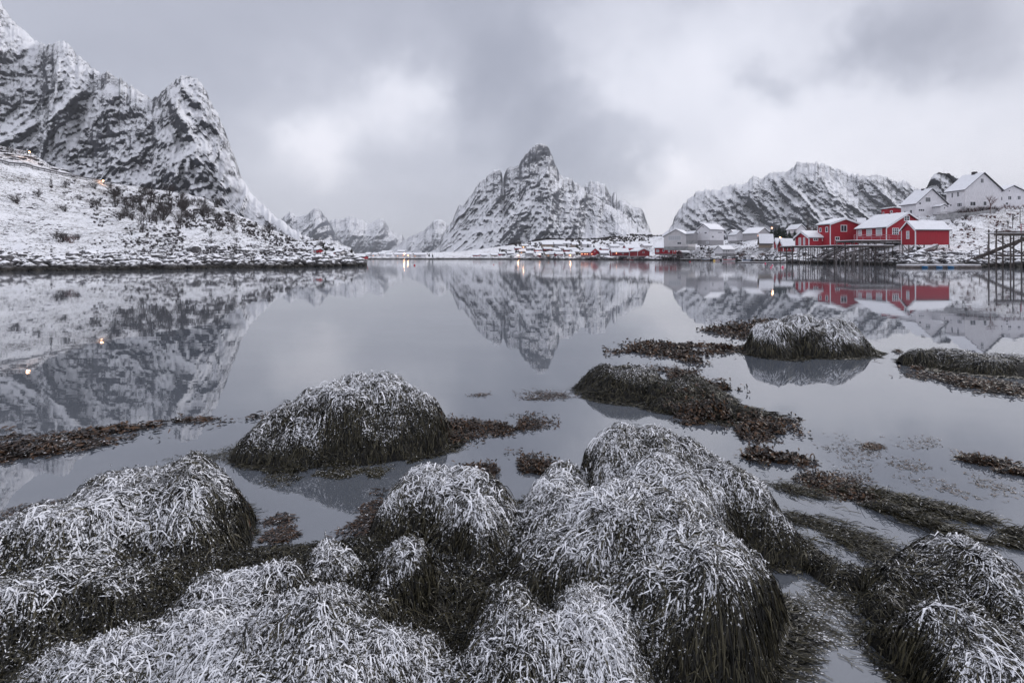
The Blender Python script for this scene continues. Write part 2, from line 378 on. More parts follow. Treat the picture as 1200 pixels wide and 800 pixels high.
mountain('mountain', [(772, 303), (780, 285), (787.5, 264), (793, 252), (797, 245), (800.6, 239), (808, 234), (817.5, 226), (823, 225), (832, 224.5), (842, 223), (845.6, 222.5), (850, 220), (855, 217), (864, 215), (868, 217), (872, 219), (876, 215),
    (879, 211), (884, 208.4), (890.6, 209), (896, 207), (902, 205.6), (907.5, 204), (914, 204), (920.6, 203), (928, 197), (937.5, 192.5), (945, 190), (952, 190.5), (958, 191), (965.6, 194), (977, 198), (984, 201), (992, 206), (1000.6, 207),
    (1008, 206), (1017.5, 210), (1023, 207), (1032.5, 206), (1042, 209), (1053, 216.6), (1059, 214.7), (1066, 216.6), (1074, 221), (1081, 224), (1095, 232), (1120, 245), (1160, 258), (1220, 270), (1300, 290)], 2300, 1850, 1.0, mM4, 420, 140,
    amp=.11, feat=230, seed=33, jag=3.0, skew=.2)
mountain('mountain', [(930, 215), (950, 195), (962, 193.5), (972, 196), (985, 199), (1000, 203), (1010, 209), (1030, 225)], 3300, 2900, .3, M['snow'], 60, 30, amp=.03, feat=500, seed=37, jag=.3)
mountain('mountain', [(1060, 280), (1070, 250), (1082, 224), (1089, 213.8), (1094.4, 204.4), (1100, 201.6), (1109, 203.4), (1122.5, 209), (1135, 213), (1150, 220), (1180, 231), (1240, 245), (1320, 262)], 1000, 800, 1.0, mM1, 160, 90,
    amp=.10, feat=110, seed=43, jag=1.0)
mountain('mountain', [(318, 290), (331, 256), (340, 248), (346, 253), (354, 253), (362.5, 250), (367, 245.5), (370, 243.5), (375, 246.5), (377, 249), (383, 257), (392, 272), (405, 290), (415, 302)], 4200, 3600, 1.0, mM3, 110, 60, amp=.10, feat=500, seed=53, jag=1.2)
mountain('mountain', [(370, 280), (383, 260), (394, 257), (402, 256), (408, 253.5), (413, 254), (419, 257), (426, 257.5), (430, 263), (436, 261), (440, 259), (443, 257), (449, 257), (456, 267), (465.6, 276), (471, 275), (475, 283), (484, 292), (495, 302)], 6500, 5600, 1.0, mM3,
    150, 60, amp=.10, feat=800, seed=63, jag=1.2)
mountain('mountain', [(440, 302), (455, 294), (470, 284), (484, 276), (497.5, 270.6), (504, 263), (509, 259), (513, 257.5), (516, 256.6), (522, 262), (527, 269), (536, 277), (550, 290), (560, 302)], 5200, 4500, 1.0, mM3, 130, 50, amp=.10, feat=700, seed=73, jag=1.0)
# closing low snowy ground behind everything, to the horizon
xs = np.linspace(-9000, 9000, 90); ys = np.linspace(6800, 9500, 12)
V = np.array([[x, y, 60 + 90 * (fbm(np.array(x / 900), np.array(y / 900), o=4) + .5) - (90 if y < 6900 else 0)] for x in xs for y in ys])
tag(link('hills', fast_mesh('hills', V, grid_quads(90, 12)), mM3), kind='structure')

# ------------------------------------------------------------------ shores (terrain given as columns of (height in photo, distance) from the water line up)
def terrain(name, cols, m, nx, nv, amp, feat, seed, back=(1.6, -2), zamp=0.0, shorewob=.09):
    pxs = np.array([c[0] for c in cols], float); nc = len(cols[0][1])
    T = np.array([c[1] for c in cols], float)          # (cols, nc, 2)
    px = np.linspace(pxs[0], pxs[-1], nx); vv = np.linspace(0, nc - 1, nv)
    G = np.empty((nx, nc, 2))
    for j in range(nc):
        for c in (0, 1): G[:, j, c] = np.interp(px, pxs, T[:, j, c])
    PY = np.empty((nx, nv)); YD = np.empty((nx, nv))
    for i in range(nx):
        PY[i] = np.interp(vv, range(nc), G[i, :, 0]); YD[i] = np.interp(vv, range(nc), G[i, :, 1])
    PX = np.repeat(px[:, None], nv, 1)
    X = (PX - 600) * YD / F; Z = CAMH + (HY - PY) * YD / F
    env = np.clip(vv / .35, 0, 1)[None]
    lump = fbm(X / feat, YD / feat, Z / feat, 6, seed, True, .6)
    Z2 = Z + zamp * env * fbm(X / feat * 1.5, YD / feat * 1.5, Z * 0, 5, seed + 3, False, .62) * (vv < nc - 1.001)[None]
    YD2 = YD * (1 - amp * (lump * .7 + .3)); s_ = YD2 / YD
    X = X * s_; Z2 = CAMH + (Z2 - CAMH) * s_
    wig = 1 + shorewob * (fbm(px / 14, px * 0, o=4, seed=seed + 8, gain=.6))[:, None] * np.clip(1.3 - vv, 0, 1)[None]
    X = X * wig; YD2 = YD2 * wig
    Z2[:, 0] = -.6
    nb = 5; t = np.linspace(0, 1, nb + 1)[1:]
    Xb = X[:, -1:] * (1 + (back[0] - 1) * t); Yb = YD2[:, -1:] * (1 + (back[0] - 1) * t); Zb = Z2[:, -1:] + (back[1] - Z2[:, -1:]) * t**1.5
    V = np.stack([np.concatenate([X, Xb], 1), np.concatenate([YD2, Yb], 1), np.concatenate([Z2, Zb], 1)], -1).reshape(-1, 3)
    o = tag(link(name, fast_mesh(name, V, grid_quads(nx, nv + nb)), m), kind='structure')
    GV = (X, YD2, Z2)
    def at(x, py):                                      # point on the ground seen at a pixel
        fi = float(np.clip((x - px[0]) / (px[-1] - px[0]) * (nx - 1), 0, nx - 1.001)); i0 = int(fi); row = PY[i0]
        fj = float(np.interp(-py, -row, np.arange(nv))); fj = min(max(fj, 1.0), nv - 1.001); j0 = int(fj); a_, b_ = fi - i0, fj - j0
        return tuple(float((g[i0, j0] * (1 - a_) + g[i0 + 1, j0] * a_) * (1 - b_) + (g[i0, j0 + 1] * (1 - a_) + g[i0 + 1, j0 + 1] * a_) * b_) for g in GV)
    def at_old(x, py):
        col = np.array([[np.interp(x, pxs, T[:, j, 0]), np.interp(x, pxs, T[:, j, 1])] for j in range(nc)])
        return P(x, py, float(np.interp(-py, -col[:, 0], col[:, 1])))
    return o, at
mLS = snowrock('left_shore_ground', (.06, .056, .056), .045, .42, 1.5, .33, tide=1.0, stre=(1, .8, 1.1), bd=.35, rough_nz=.75, grass=(.10, .085, .075), contrast=.05)
mRS = snowrock('right_shore_ground', (.06, .05, .05), .05, .42, 1.5, .32, tide=.8, stre=(1, .8, 1.1), bd=.4, rough_nz=.75, grass=(.12, .075, .06), contrast=.05)
left_cols = [(-220, [(319.5, 52), (305, 62), (270, 80), (215, 115), (178, 140), (160, 165)]),
 (-60, [(318.5, 55), (305, 65), (275, 84), (225, 122), (186, 150), (164, 175)]),
 (0, [(318, 57), (305, 67), (276, 88), (230, 130), (191, 160), (171, 180)]),
 (35, [(317.6, 58), (305, 68), (277, 90), (234, 136), (197, 165), (178, 185)]),
 (60, [(317.3, 59), (305, 69), (278, 92), (236, 140), (203, 170), (195, 185)]),
 (90, [(317, 60), (304.5, 71), (278, 95), (240, 145), (209, 178), (206, 186)]),
 (130, [(316.6, 62), (304, 73), (278, 97), (243, 150), (217, 190), (215.5, 198)]),
 (200, [(315.7, 66), (303, 77), (278, 100), (250, 150), (226, 200), (225, 208)]),
 (240, [(315, 69), (302.5, 80), (280, 102), (256, 145), (233, 195), (232, 202)]),
 (270, [(314.6, 71), (302, 82), (282, 102), (264, 135), (249, 180), (248, 188)]),
 (300, [(314.2, 74), (302, 84), (285, 102), (272, 130), (262, 165), (261, 172)]),
 (350, [(313.4, 78), (302.5, 87), (292, 100), (287, 115), (283, 140), (282, 146)]),
 (375, [(313, 81), (303, 89), (294, 99), (288, 110), (282, 125), (280, 130)]),
 (395, [(312.6, 84), (303, 91), (296, 99), (291, 106), (286, 116), (284.5, 120)]),
 (410, [(312.2, 87), (304, 92), (299, 98), (296, 103), (293, 110), (291.5, 113)]),
 (422, [(311.8, 90), (307, 93), (304, 97), (303, 100), (302, 104), (301.5, 106)]),
 (428, [(311.6, 92), (311, 94), (310.8, 96), (310.6, 98), (310.4, 100), (310.4, 102)])]
_, LAT = terrain('left_shore', left_cols, mLS, 520, 190, .010, 6, 101, (1.5, -2), .9)
right_cols = [(330, [(304, 372), (302.8, 400), (301, 470), (297.5, 720)]),
 (480, [(304, 372), (302.5, 400), (300.5, 500), (296.5, 700)]), (540, [(304, 370), (302.5, 400), (299.5, 500), (295, 700)]),
 (600, [(304.1, 360), (301, 380), (294, 450), (287, 650)]), (640, [(304.2, 345), (300, 360), (292, 400), (281, 650)]),
 (700, [(304.4, 322), (300, 335), (291, 370), (281, 600)]), (740, [(304.6, 301), (300, 315), (291, 340), (276, 600)]),
 (780, [(304.9, 275), (300, 290), (290, 305), (277, 420)]), (830, [(305.4, 240), (300, 250), (290, 262), (282, 300)]),
 (870, [(306.3, 195), (300, 208), (291, 222), (281, 250)]), (910, [(307.5, 156), (300, 168), (290, 180), (279, 230)]),
 (950, [(308.5, 133), (300, 142), (289, 152), (276, 190)]), (1000, [(309.7, 114), (300, 122), (288, 132), (268, 165)]),
 (1040, [(311, 98), (299, 108), (287, 118), (254, 145)]), (1070, [(312.5, 85), (297, 100), (283, 113), (252, 140)]),
 (1110, [(313.2, 80), (298, 96), (278, 115), (251, 141)]), (1150, [(313.2, 80), (299, 94), (274, 118), (246, 143)]),
 (1200, [(313.2, 80), (298, 94), (272, 120), (242, 145)]), (1300, [(313.5, 78), (297, 94), (268, 122), (234, 150)]), (1420, [(314, 75), (296, 94), (262, 124), (224, 155)])]
_, RAT = terrain('right_shore', right_cols, mRS, 620, 110, .008, 5, 201, (1.3, -2), .7)

#@@REST@@
# ------------------------------------------------------------------ seaweed: strands laid over boulders, dusted with snow
def weed_mat(name, dark, lite, snowy=True, kelp=None, thr=.5):
    def f(q, b):
        t = q.new('ShaderNodeTexCoord').outputs['Object']
        at = q.new('ShaderNodeAttribute', attribute_name='tone'); sn = q.new('ShaderNodeAttribute', attribute_name='snow')
        c = q.mix(q.ramp(at.outputs['Fac'], 0, 1), dark, lite)
        if kelp: c = q.mix(q.ramp(at.outputs['Fac'], .72, .78), c, kelp)
        n = q.noise(t, 95, 3, .65)
        if snowy:
            g = q.new('ShaderNodeNewGeometry'); sp = q.new('ShaderNodeSeparateXYZ'); q.put(sp.inputs[0], g.outputs['Normal'])
            r = q.math('ADD', sn.outputs['Fac'], q.math('MULTIPLY', q.math('SUBTRACT', n, .5), 2.4))
            r = q.math('ADD', r, q.math('MULTIPLY', q.math('SUBTRACT', q.math('ABSOLUTE', sp.outputs[2]), .6), .35))
            sf = q.ramp(r, thr - .03, thr + .08)
            c = q.mix(sf, c, (.88, .89, .93))
            q.put(b.inputs['Roughness'], q.ramp(sf, 0, 1, .42, .8))
        q.put(b.inputs['Base Color'], c)
    return mat(name, dark, .45, .28, f)
M['weed'] = weed_mat('snowy_knotted_wrack', (.005, .005, .0045), (.085, .076, .046), True)
M['kelp'] = weed_mat('brown_serrated_wrack', (.012, .011, .011), (.075, .049, .035), True, (.10, .055, .03), .74)
def rockw(q, b):
    t = q.new('ShaderNodeTexCoord').outputs['Object']
    n = q.noise(t, 30, 8, .7); q.put(b.inputs['Base Color'], q.mix(q.ramp(n, .45, .7), (.006, .006, .006), (.03, .027, .02)))
    q.put(b.inputs['Normal'], q.bump(n, 1, .02))
M['boulder'] = mat('wet_weedy_boulder', (.01, .01, .01), .7, .3, rockw)

LOBES = []            # x, y, a, b, rot, ztop, power
def lobe_z(L, X, Y):
    x, y, a, b, rot, zt, pw = L[:7]
    c, s = math.cos(rot), math.sin(rot); dx, dy = X - x, Y - y
    q_ = 1.08 if y < 3.5 else .95
    u = (dx * c + dy * s) / (a * q_); w_ = (-dx * s + dy * c) / (b * q_)
    r = np.sqrt(u * u + w_ * w_) * (1 + .22 * vnoise(X * 2.3, Y * 2.3, seed=int(abs(x) * 50)))
    core = np.clip(1 - np.clip(r, 0, 1)**pw, 0, 1)**(.95 if zt > .12 else .9)
    z = (zt + .03) * core * (1 + .11 * vnoise(X * 4.5, Y * 4.5, seed=9)) - .03 - np.clip(r - 1, 0, 3) * .25
    return z
GX0, GY0, GS, GNX, GNY = -4.6, .9, .0125, 830, 740
GRID = [None]
def Hcalc(X, Y, lobes):
    X2 = X + .085 * vnoise(X * 3.1, Y * 3.1, seed=77) + .02 * vnoise(X * 9, Y * 9, seed=79); Y2 = Y + .085 * vnoise(X * 3.1, Y * 3.1, seed=78) + .02 * vnoise(X * 9, Y * 9, seed=80)
    a = np.zeros(np.shape(X)); kk_ = 26.0
    for L in lobes: a = a + np.exp(kk_ * np.clip(lobe_z(L, X2, Y2), -.4, 2))
    h = np.log(a + 1e-9) / kk_
    h = h + np.clip(h, 0, .1) * (.30 * vnoise(X * 9, Y * 9, seed=81) + .9 * np.clip(vnoise(X * 4.2, Y * 4.2, seed=82), -.6, .3))
    return np.maximum(h, -.12)
def Hof(X, Y, lobes=None):
    if lobes is not None: return Hcalc(X, Y, lobes)
    if GRID[0] is None:
        gx = GX0 + np.arange(GNX) * GS; gy = GY0 + np.arange(GNY) * GS; A, B = np.meshgrid(gx, gy, indexing='ij'); GRID[0] = Hcalc(A, B, LOBES)
    G = GRID[0]; u = np.clip((X - GX0) / GS, 0, GNX - 1.01); v_ = np.clip((Y - GY0) / GS, 0, GNY - 1.01); i = u.astype(int); j = v_.astype(int); u = u - i; v_ = v_ - j
    return (G[i, j] * (1 - u) + G[i + 1, j] * u) * (1 - v_) + (G[i, j + 1] * (1 - u) + G[i + 1, j + 1] * u) * v_
def strands(name, pts_xy, m, parent, length, width, K=5, seed=0, snowk=1.0, flow=None, wild=.6, lift=.014, zsnow=(.02, .22), three=True, tone=(0, 1), fullsnow=.46):
    r = np.random.default_rng(seed); N = len(pts_xy); X = pts_xy[:, 0].copy(); Y = pts_xy[:, 1].copy()
    Ls = length * r.uniform(.45, 1.3, N); ds = Ls / (K - 1); e = .02
    pers = r.normal(0, wild, N); top = np.zeros((N, K, 3)); nr = np.zeros((N, K, 3)); sn = np.zeros((N, K))
    lo = np.abs(r.normal(0, lift, N)); zprev = None
    clump = fbm(X * 1.6, Y * 1.6, o=2, seed=seed + 3) * 1.5
    dirx, diry = None, None
    zc = Hof(X, Y)
    for kx in range(K):
        h = Hof(X, Y); gx = (Hof(X + e, Y) - h) / e; gy = (Hof(X, Y + e) - h) / e
        g = np.sqrt(gx * gx + gy * gy) + 1e-6
        wx, wy = -gx / g, -gy / g; wgt = np.clip(g * .9, 0, 1)
        if flow is not None: fx, fy = math.cos(flow), math.sin(flow)
        else: fx, fy = np.cos(clump * 3 + seed), np.sin(clump * 3 + seed)
        dx = wx * wgt + fx * (1 - wgt) * 1.0; dy = wy * wgt + fy * (1 - wgt) * 1.0
        ang = pers * 1.1 + clump * .5 + r.normal(0, wild * .5, N) + .35 * np.sin(kx * 1.1 + pers * 9)
        c, s = np.cos(ang), np.sin(ang); dx, dy = dx * c - dy * s, dx * s + dy * c
        n = np.sqrt(dx * dx + dy * dy) + 1e-6; dx /= n; dy /= n
        if dirx is not None: dx = dx * .6 + dirx * .4; dy = dy * .6 + diry * .4
        dirx, diry = dx, dy
        base = np.maximum(h, .001 + r.uniform(0, .003, N))
        arch = lo * (0.6 + .5 * math.sin(math.pi * kx / (K - 1)))
        top[:, kx, 0] = X; top[:, kx, 1] = Y; top[:, kx, 2] = base + np.where(h > .005, arch + .004, arch * .15)
        nz = 1 / np.sqrt(1 + g * g); inw = h < .004
        nr[:, kx, 0] = np.where(inw, 0, -gx * nz); nr[:, kx, 1] = np.where(inw, 0, -gy * nz); nr[:, kx, 2] = np.where(inw, 1, nz)
        sn[:, kx] = (.25 + .75 * np.clip((nz - .25) * 2.2, 0, 1)) * np.clip((nz - .08) * 5, 0, 1) * np.clip((base - zsnow[0]) / (zsnow[1] - zsnow[0]), 0, 1)**.7
        sl = dx * gx + dy * gy; st = ds / np.sqrt(1 + sl * sl)
        X = X + dx * st; Y = Y + dy * st
    tan = np.gradient(top, axis=1); side = np.cross(tan, nr)
    roll = r.normal(0, .6, N)[:, None, None]
    side = side / (np.linalg.norm(side, axis=-1, keepdims=True) + 1e-9)
    side = side * np.cos(roll) + nr * np.sin(roll)
    u = np.linspace(0, 1, K); prof = (.55 + .6 * np.sin(np.pi * np.clip(u * 1.05, 0, 1)))[None] * (1 + .35 * r.normal(0, 1, (N, K)).clip(-1, 1))
    # each strand either catches snow on its back or hangs bare
    sr = r.uniform(0, 1, N)[:, None]; patch = fbm(top[:, :, 0] * 3.2, top[:, :, 1] * 3.2, top[:, :, 2] * 3.2, 3, seed + 6)
    snow = snowk * sn * (fullsnow + 1.0 * (sr - .5) + .75 * patch)
    wd = width * r.uniform(.6, 1.35, N)[:, None] * prof * (1 + .35 * (snow > .5))
    half = side * wd[:, :, None] * .5
    mid = top + nr * (wd * .38)[:, :, None]
    if three: VV = np.stack([top - half, mid, top + half], 2); a = 3
    else: VV = np.stack([mid - half, mid + half], 2); a = 2
    idx = np.arange(N)[:, None, None] * K * a + np.arange(K - 1)[None, :, None] * a + np.arange(a - 1)[None, None, :]
    Q = np.stack([idx, idx + 1, idx + a + 1, idx + a], -1).reshape(-1, 4)
    tn = np.repeat(r.uniform(tone[0], tone[1], N)[:, None] ** 1.8, K, 1)
    at = {'snow': np.repeat(snow[:, :, None], a, 2), 'tone': np.repeat(tn[:, :, None], a, 2)}
    o = link(name, fast_mesh(name, VV.reshape(-1, 3), Q, at), m, parent); o['kind'] = 'stuff'
    return o
def sample_lobes(lobes, n, r, rmax=1.05, visible=True):
    raw = lambda X, Y: np.max([lobe_z(L, X, Y) for L in LOBES if (L[0] - lobes[0][0])**2 + (L[1] - lobes[0][1])**2 < 9], axis=0)
    out = []; areas = np.array([L[2] * L[3] * (1 + 1.2 * L[5] / max(.2, L[3])) for L in lobes]); areas /= areas.sum()
    for L, f in zip(lobes, areas):
        k_ = int(n * f); rr = np.sqrt(r.uniform(0, 1, k_ * 3)) * rmax; th = r.uniform(0, 2 * np.pi, k_ * 3)
        u, v_ = rr * np.cos(th) * L[2], rr * np.sin(th) * L[3]; c, s = math.cos(L[4]), math.sin(L[4])
        X = L[0] + u * c - v_ * s; Y = L[1] + u * s + v_ * c
        own = lobe_z(L, X, Y); h = raw(X, Y); ok = own >= h - .04
        X, Y, h = X[ok], Y[ok], h[ok]
        X, Y = X[:k_], Y[:k_]; out.append(np.stack([X, Y], 1))
    return np.concatenate(out)
MOUNDS = []
def mound(label, lobes, n, length=.2, width=.0075, **kw):
    LOBES.extend(lobes); MOUNDS.append((label, lobes, n, length, width, kw))
def lob(px, py_top, Y, a, b, rot=0, z=None, pw=2.3, ytop=None):
    """lobe whose top shows at (px, py_top) with its centre at distance Y"""
    yt = Y + b * .22 if ytop is None else ytop
    zt = CAMH + (HY - py_top) * yt / F if z is None else z
    return ((px - 600) * Y / F, Y, a, b, rot, zt, pw)
D = math.radians
# foreground
mound('large snow-dusted seaweed boulder at the left foreground edge', [lob(175, 541, 2.75, .44, .50, D(25), pw=3), lob(80, 590, 2.5, .42, .45, 0), lob(30, 640, 2.2, .42, .38, 0)], 8000, .24, .0085)
mound('broad seaweed hummock filling the bottom left foreground, thickly dusted with snow', [lob(262, 674, 1.95, .30, .36, D(10), pw=3), lob(385, 692, 1.88, .17, .26, 0), lob(150, 725, 1.75, .42, .30, 0), lob(330, 730, 1.6, .40, .28, 0)], 8000, .17, .0072)
mound('small rounded seaweed tussock left of the middle of the foreground', [lob(390, 631, 2.35, .16, .17, pw=2.8)], 1700, .15, .0075)
mound('low seaweed tussock with only a cap of snow beside the rounded one', [lob(458, 662, 2.2, .14, .17, pw=2.8)], 1300, .17, .0075)
mound('blunt seaweed boulder in the middle foreground with a bare olive skirt', [lob(498, 556, 2.88, .22, .36, 0, pw=4), lob(545, 556, 2.85, .25, .36, 0, pw=4), lob(560, 575, 2.7, .22, .32, 0, pw=3)], 6500, .22, .0080)
mound('seaweed boulder joined to the right flank of the blunt one', [lob(650, 564, 2.85, .25, .46, 0, pw=3), lob(640, 590, 2.6, .2, .35, 0, pw=3)], 4200, .2, .0080)
mound('largest seaweed boulder, its long strands combed down towards the right', [lob(790, 545, 2.75, .32, .40, D(-20), pw=3), lob(710, 590, 2.42, .36, .42, 0, pw=3), lob(810, 600, 2.25, .36, .42, D(-15), pw=3), lob(790, 650, 1.98, .30, .28, 0, pw=2.6)], 12500, .26, .0078, wild=.45)
mound('long curved seaweed ridge behind the largest boulder', [lob(722, 513, 3.22, .25, .27, D(-5), pw=4), lob(795, 508, 3.22, .28, .28, D(-5), pw=4), lob(845, 535, 3.0, .30, .26, D(-45), pw=2.6), lob(900, 590, 2.75, .24, .17, D(-52), pw=2.2)], 7000, .2, .0080)
mound('pair of snowy seaweed humps at the bottom centre edge', [lob(590, 708, 1.85, .22, .30, pw=3), lob(695, 698, 1.80, .25, .32, 0, pw=3.2), lob(650, 740, 1.6, .36, .25)], 6500, .15, .0068)
mound('low snowy seaweed hump cut by the bottom edge left of centre', [lob(458, 765, 1.62, .19, .2), lob(400, 790, 1.5, .2, .2)], 2400, .14, .0065)
mound('streaky snow-covered seaweed boulder in the bottom right corner', [lob(1110, 652, 2.25, .28, .28, D(-30), pw=3), lob(1190, 695, 2.1, .34, .34, 0, pw=3), lob(1140, 735, 1.85, .22, .25, 0), lob(1230, 760, 1.8, .35, .3)], 8500, .22, .0075, wild=.3)
# middle distance
mound('broad domed seaweed boulder standing alone in the water left of centre', [lob(425, 449, 4.35, .55, .50, 0, pw=2.7), lob(350, 478, 4.15, .42, .42, 0, pw=2.3), lob(478, 462, 4.35, .40, .40, 0, pw=2.2)], 6500, .2, .0105)
mound('dark flattened seaweed boulder right of centre with hardly any snow', [lob(735, 433, 5.95, .52, .6, 0, pw=2.4), lob(800, 448, 5.6, .50, .6, D(-20), pw=2), lob(845, 470, 5.1, .5, .35, D(-25), pw=2)], 5000, .2, .012, snowk=.80, zsnow=(.1, .35))
mound('rounded snow-streaked boulder mirrored in the still water at the right', [lob(950, 373, 8.6, .92, .75, 0, pw=2.8), lob(905, 378, 8.4, .45, .65, 0, pw=2.4)], 4800, .3, .016, wild=.2)
mound('low dark seaweed ridge running out of the right edge', [lob(1100, 409, 7.4, .42, .42, 0, pw=2.3), lob(1160, 420, 7.0, .70, .38, D(-12), pw=2.2), lob(1240, 432, 6.7, .6, .35, D(-12), pw=2)], 3500, .26, .014, snowk=.75, wild=.2)
# wrack-covered bottom between the boulders
GROUND = [lob(300, 640, 2.35, .75, .40, D(8), z=.05, pw=3), lob(560, 690, 2.15, .45, .35, 0, z=.05, pw=3), lob(60, 700, 2.2, .6, .5, 0, z=.05, pw=3),
          lob(945, 655, 2.62, .13, .08, D(-35), z=.04, pw=2), lob(990, 685, 2.45, .10, .08, D(-50), z=.05, pw=2), lob(1030, 730, 2.2, .07, .14, D(15), z=.06, pw=2), lob(1040, 780, 2.0, .07, .18, D(5), z=.06, pw=2), lob(440, 640, 2.5, .3, .25, 0, z=.04, pw=3)]
mound('olive brown wrack matted over the low ground between the foreground boulders', GROUND, 8000, .16, .0075, snowk=.25, zsnow=(.0, .1), tone=(.1, 1), wild=.9, lift=.012)
TL = .50   # strands: shorter and more of them
GROUP_M = 'seaweed covered boulders at low tide'
TOTK = 1.2
for i, (label, lobes, n, length, width, kw) in enumerate(MOUNDS):
    r = np.random.default_rng(500 + i); mat_ground = lobes is GROUND
    cx, cy = lobes[0][0], lobes[0][1]
    e = empty('wrack_bed' if mat_ground else 'seaweed_boulder', (cx, cy, 0))
    tag(e, label, 'seaweed' if mat_ground else 'boulder', None if mat_ground else GROUP_M)
    x0 = min(L[0] - max(L[2], L[3]) * 1.15 for L in lobes); x1 = max(L[0] + max(L[2], L[3]) * 1.15 for L in lobes)
    y0 = min(L[1] - max(L[2], L[3]) * 1.15 for L in lobes); y1 = max(L[1] + max(L[2], L[3]) * 1.15 for L in lobes)
    st = .03 if cy < 3.4 else .05; gx = np.arange(x0, x1, st); gy = np.arange(y0, y1, st)
    XX, YY = np.meshgrid(gx, gy, indexing='ij'); ZZ = Hof(XX, YY, lobes); HH = Hof(XX, YY)
    Q = grid_quads(len(gx), len(gy)); ok = (ZZ.ravel()[Q].max(1) > -.04) & ((HH - ZZ).ravel()[Q].min(1) < .06)
    base = link('rock', fast_mesh('rock', np.stack([XX - cx, YY - cy, np.maximum(ZZ - .006, -.1)], -1).reshape(-1, 3), Q[ok]), M['boulder'], e)
    pts = sample_lobes(lobes, int(n * TOTK), r)
    wk = .85 if cy < 2.1 else 1.0
    far_ = 1.0 if cy < 3.6 else .8
    o = strands('seaweed_strands', pts, M['weed'], None, length * .44, width * wk * .45, K=4, three=False, seed=40 + i, **kw)
    o.parent = e; o.matrix_parent_inverse = __import__('mathutils').Matrix.Translation((-cx, -cy, 0))
    # short tangled tips on top, most of them carrying snow
    pts = sample_lobes(lobes, int(n * 3.8 * far_), r); kw2 = dict(kw); kw2['wild'] = kw.get('wild', .6) * 1.5; kw2['lift'] = .012
    if not mat_ground: kw2['fullsnow'] = .45
    o = strands('seaweed_tips', pts, M['weed'], None, length * .25, width * wk * .36, K=3, three=False, seed=140 + i, **kw2)
    o.parent = e; o.matrix_parent_inverse = __import__('mathutils').Matrix.Translation((-cx, -cy, 0))

# ------------------------------------------------------------------ floating wrack
def raft(name, label, ells, n, leaf, width, K=4, kelp=True, flow=None, thr=.1, z=.05, seed=1, snowk=.5, wild=1.4, cat='seaweed', scale=9, tone=(0, 1), nd=None):
    """loose weed on the water: ellipses given by (px, py, half width px, half height px, tilt) on the water surface"""
    r = np.random.default_rng(seed); out = []; n = int(n * (3.2 if kelp else 1.6)); z = z * .4
    tot = sum(e[2] * e[3] for e in ells)
    for (px, py, rx, ry, tilt) in ells:
        kk = int(n * rx * ry / tot); a = r.normal(0, .5, kk * 4).clip(-1.3, 1.3); b = r.normal(0, .5, kk * 4).clip(-1.3, 1.3)
        u = a * rx; v_ = b * ry + u * tilt; qx = px + u; qy = py + v_
        Yw = YW(np.maximum(qy, HY + 8)); Xw = (qx - 600) * Yw / F
        sc_ = scale / (933.4 / (py - HY)) * 2.2
        if nd is not None:
            ca, sa = math.cos(nd), math.sin(nd); A1, B1 = (Xw * ca + Yw * sa) * sc_ * .45, (-Xw * sa + Yw * ca) * sc_ * 1.9
        else: A1, B1 = Xw * sc_, Yw * sc_ * .6
        keep = fbm(A1, B1, o=4, seed=seed + 2, gain=.6) > thr + .06 + .30 * (np.hypot(a, b) - .8)
        out.append(np.stack([Xw[keep], Yw[keep]], 1)[:kk])
    pts = np.concatenate(out); cx, cy = pts.mean(0)
    N = len(pts); Kk = K
    th = r.uniform(0, 2 * np.pi, N) if flow is None else flow + r.normal(0, .45, N)
    L = leaf * .48 * r.uniform(.4, 1.3, N); top = np.zeros((N, Kk, 3)); nr = np.zeros((N, Kk, 3))
    zb = np.abs(r.normal(0, z, N)) * (.25 + .75 * (fbm(pts[:, 0] * 3, pts[:, 1] * 3, o=2, seed=seed) > -.1)); X, Y = pts[:, 0].copy(), pts[:, 1].copy(); dz = r.normal(0, z * .8, N)
    for kx in range(Kk):
        hh = Hof(X, Y)
        top[:, kx] = np.stack([X, Y, np.maximum(.003, np.maximum(hh + .008, 0) + zb + dz * math.sin(2.2 * kx / (Kk - 1)) + 0 * X)], 1)
        th = th + r.normal(0, wild * .35, N); X = X + np.cos(th) * L / (Kk - 1); Y = Y + np.sin(th) * L / (Kk - 1)
    tan = np.gradient(top, axis=1); up = np.zeros_like(top); up[..., 2] = 1; up += r.normal(0, .5, (N, 1, 3)) * (z > .01)
    side = np.cross(tan, up); side /= np.linalg.norm(side, axis=-1, keepdims=True) + 1e-9
    prof = np.array([.35, 1, 1.1, .4, .3, .3, .3])[:Kk] if kelp else np.ones(Kk) * .8
    wd = width * (.42 if kelp else .6) * r.uniform(.6, 1.4, N)[:, None] * prof[None]; half = side * wd[..., None] / 2
    VV = np.stack([top - half, top + half], 2); idx = np.arange(N)[:, None] * Kk * 2 + np.arange(Kk - 1)[None] * 2
    VV[..., 2] = np.maximum(VV[..., 2], .001)
    Q = np.stack([idx, idx + 1, idx + 3, idx + 2], -1).reshape(-1, 4)
    sn = np.repeat((snowk * r.uniform(0, 1, N))[:, None], Kk * 2, 1); tn = np.repeat(r.uniform(*tone, N)[:, None], Kk * 2, 1)
    VV[..., 0] -= cx; VV[..., 1] -= cy
    o = link(name, fast_mesh(name, VV.reshape(-1, 3), Q, {'snow': sn, 'tone': tn}), M['kelp'] if kelp else M['weed'])
    o.location = (cx, cy, 0); return tag(o, label, cat, kind='stuff')
raft('floating_seaweed', 'brown wrack raft floating furthest out, right of centre', [(790, 409, 62, 8, .0), (755, 408, 32, 5, -.1), (845, 407, 30, 5, 0), (800, 418, 25, 5, .25)], 1500, .12, .06, z=.06, seed=3, thr=-.25, snowk=.30)
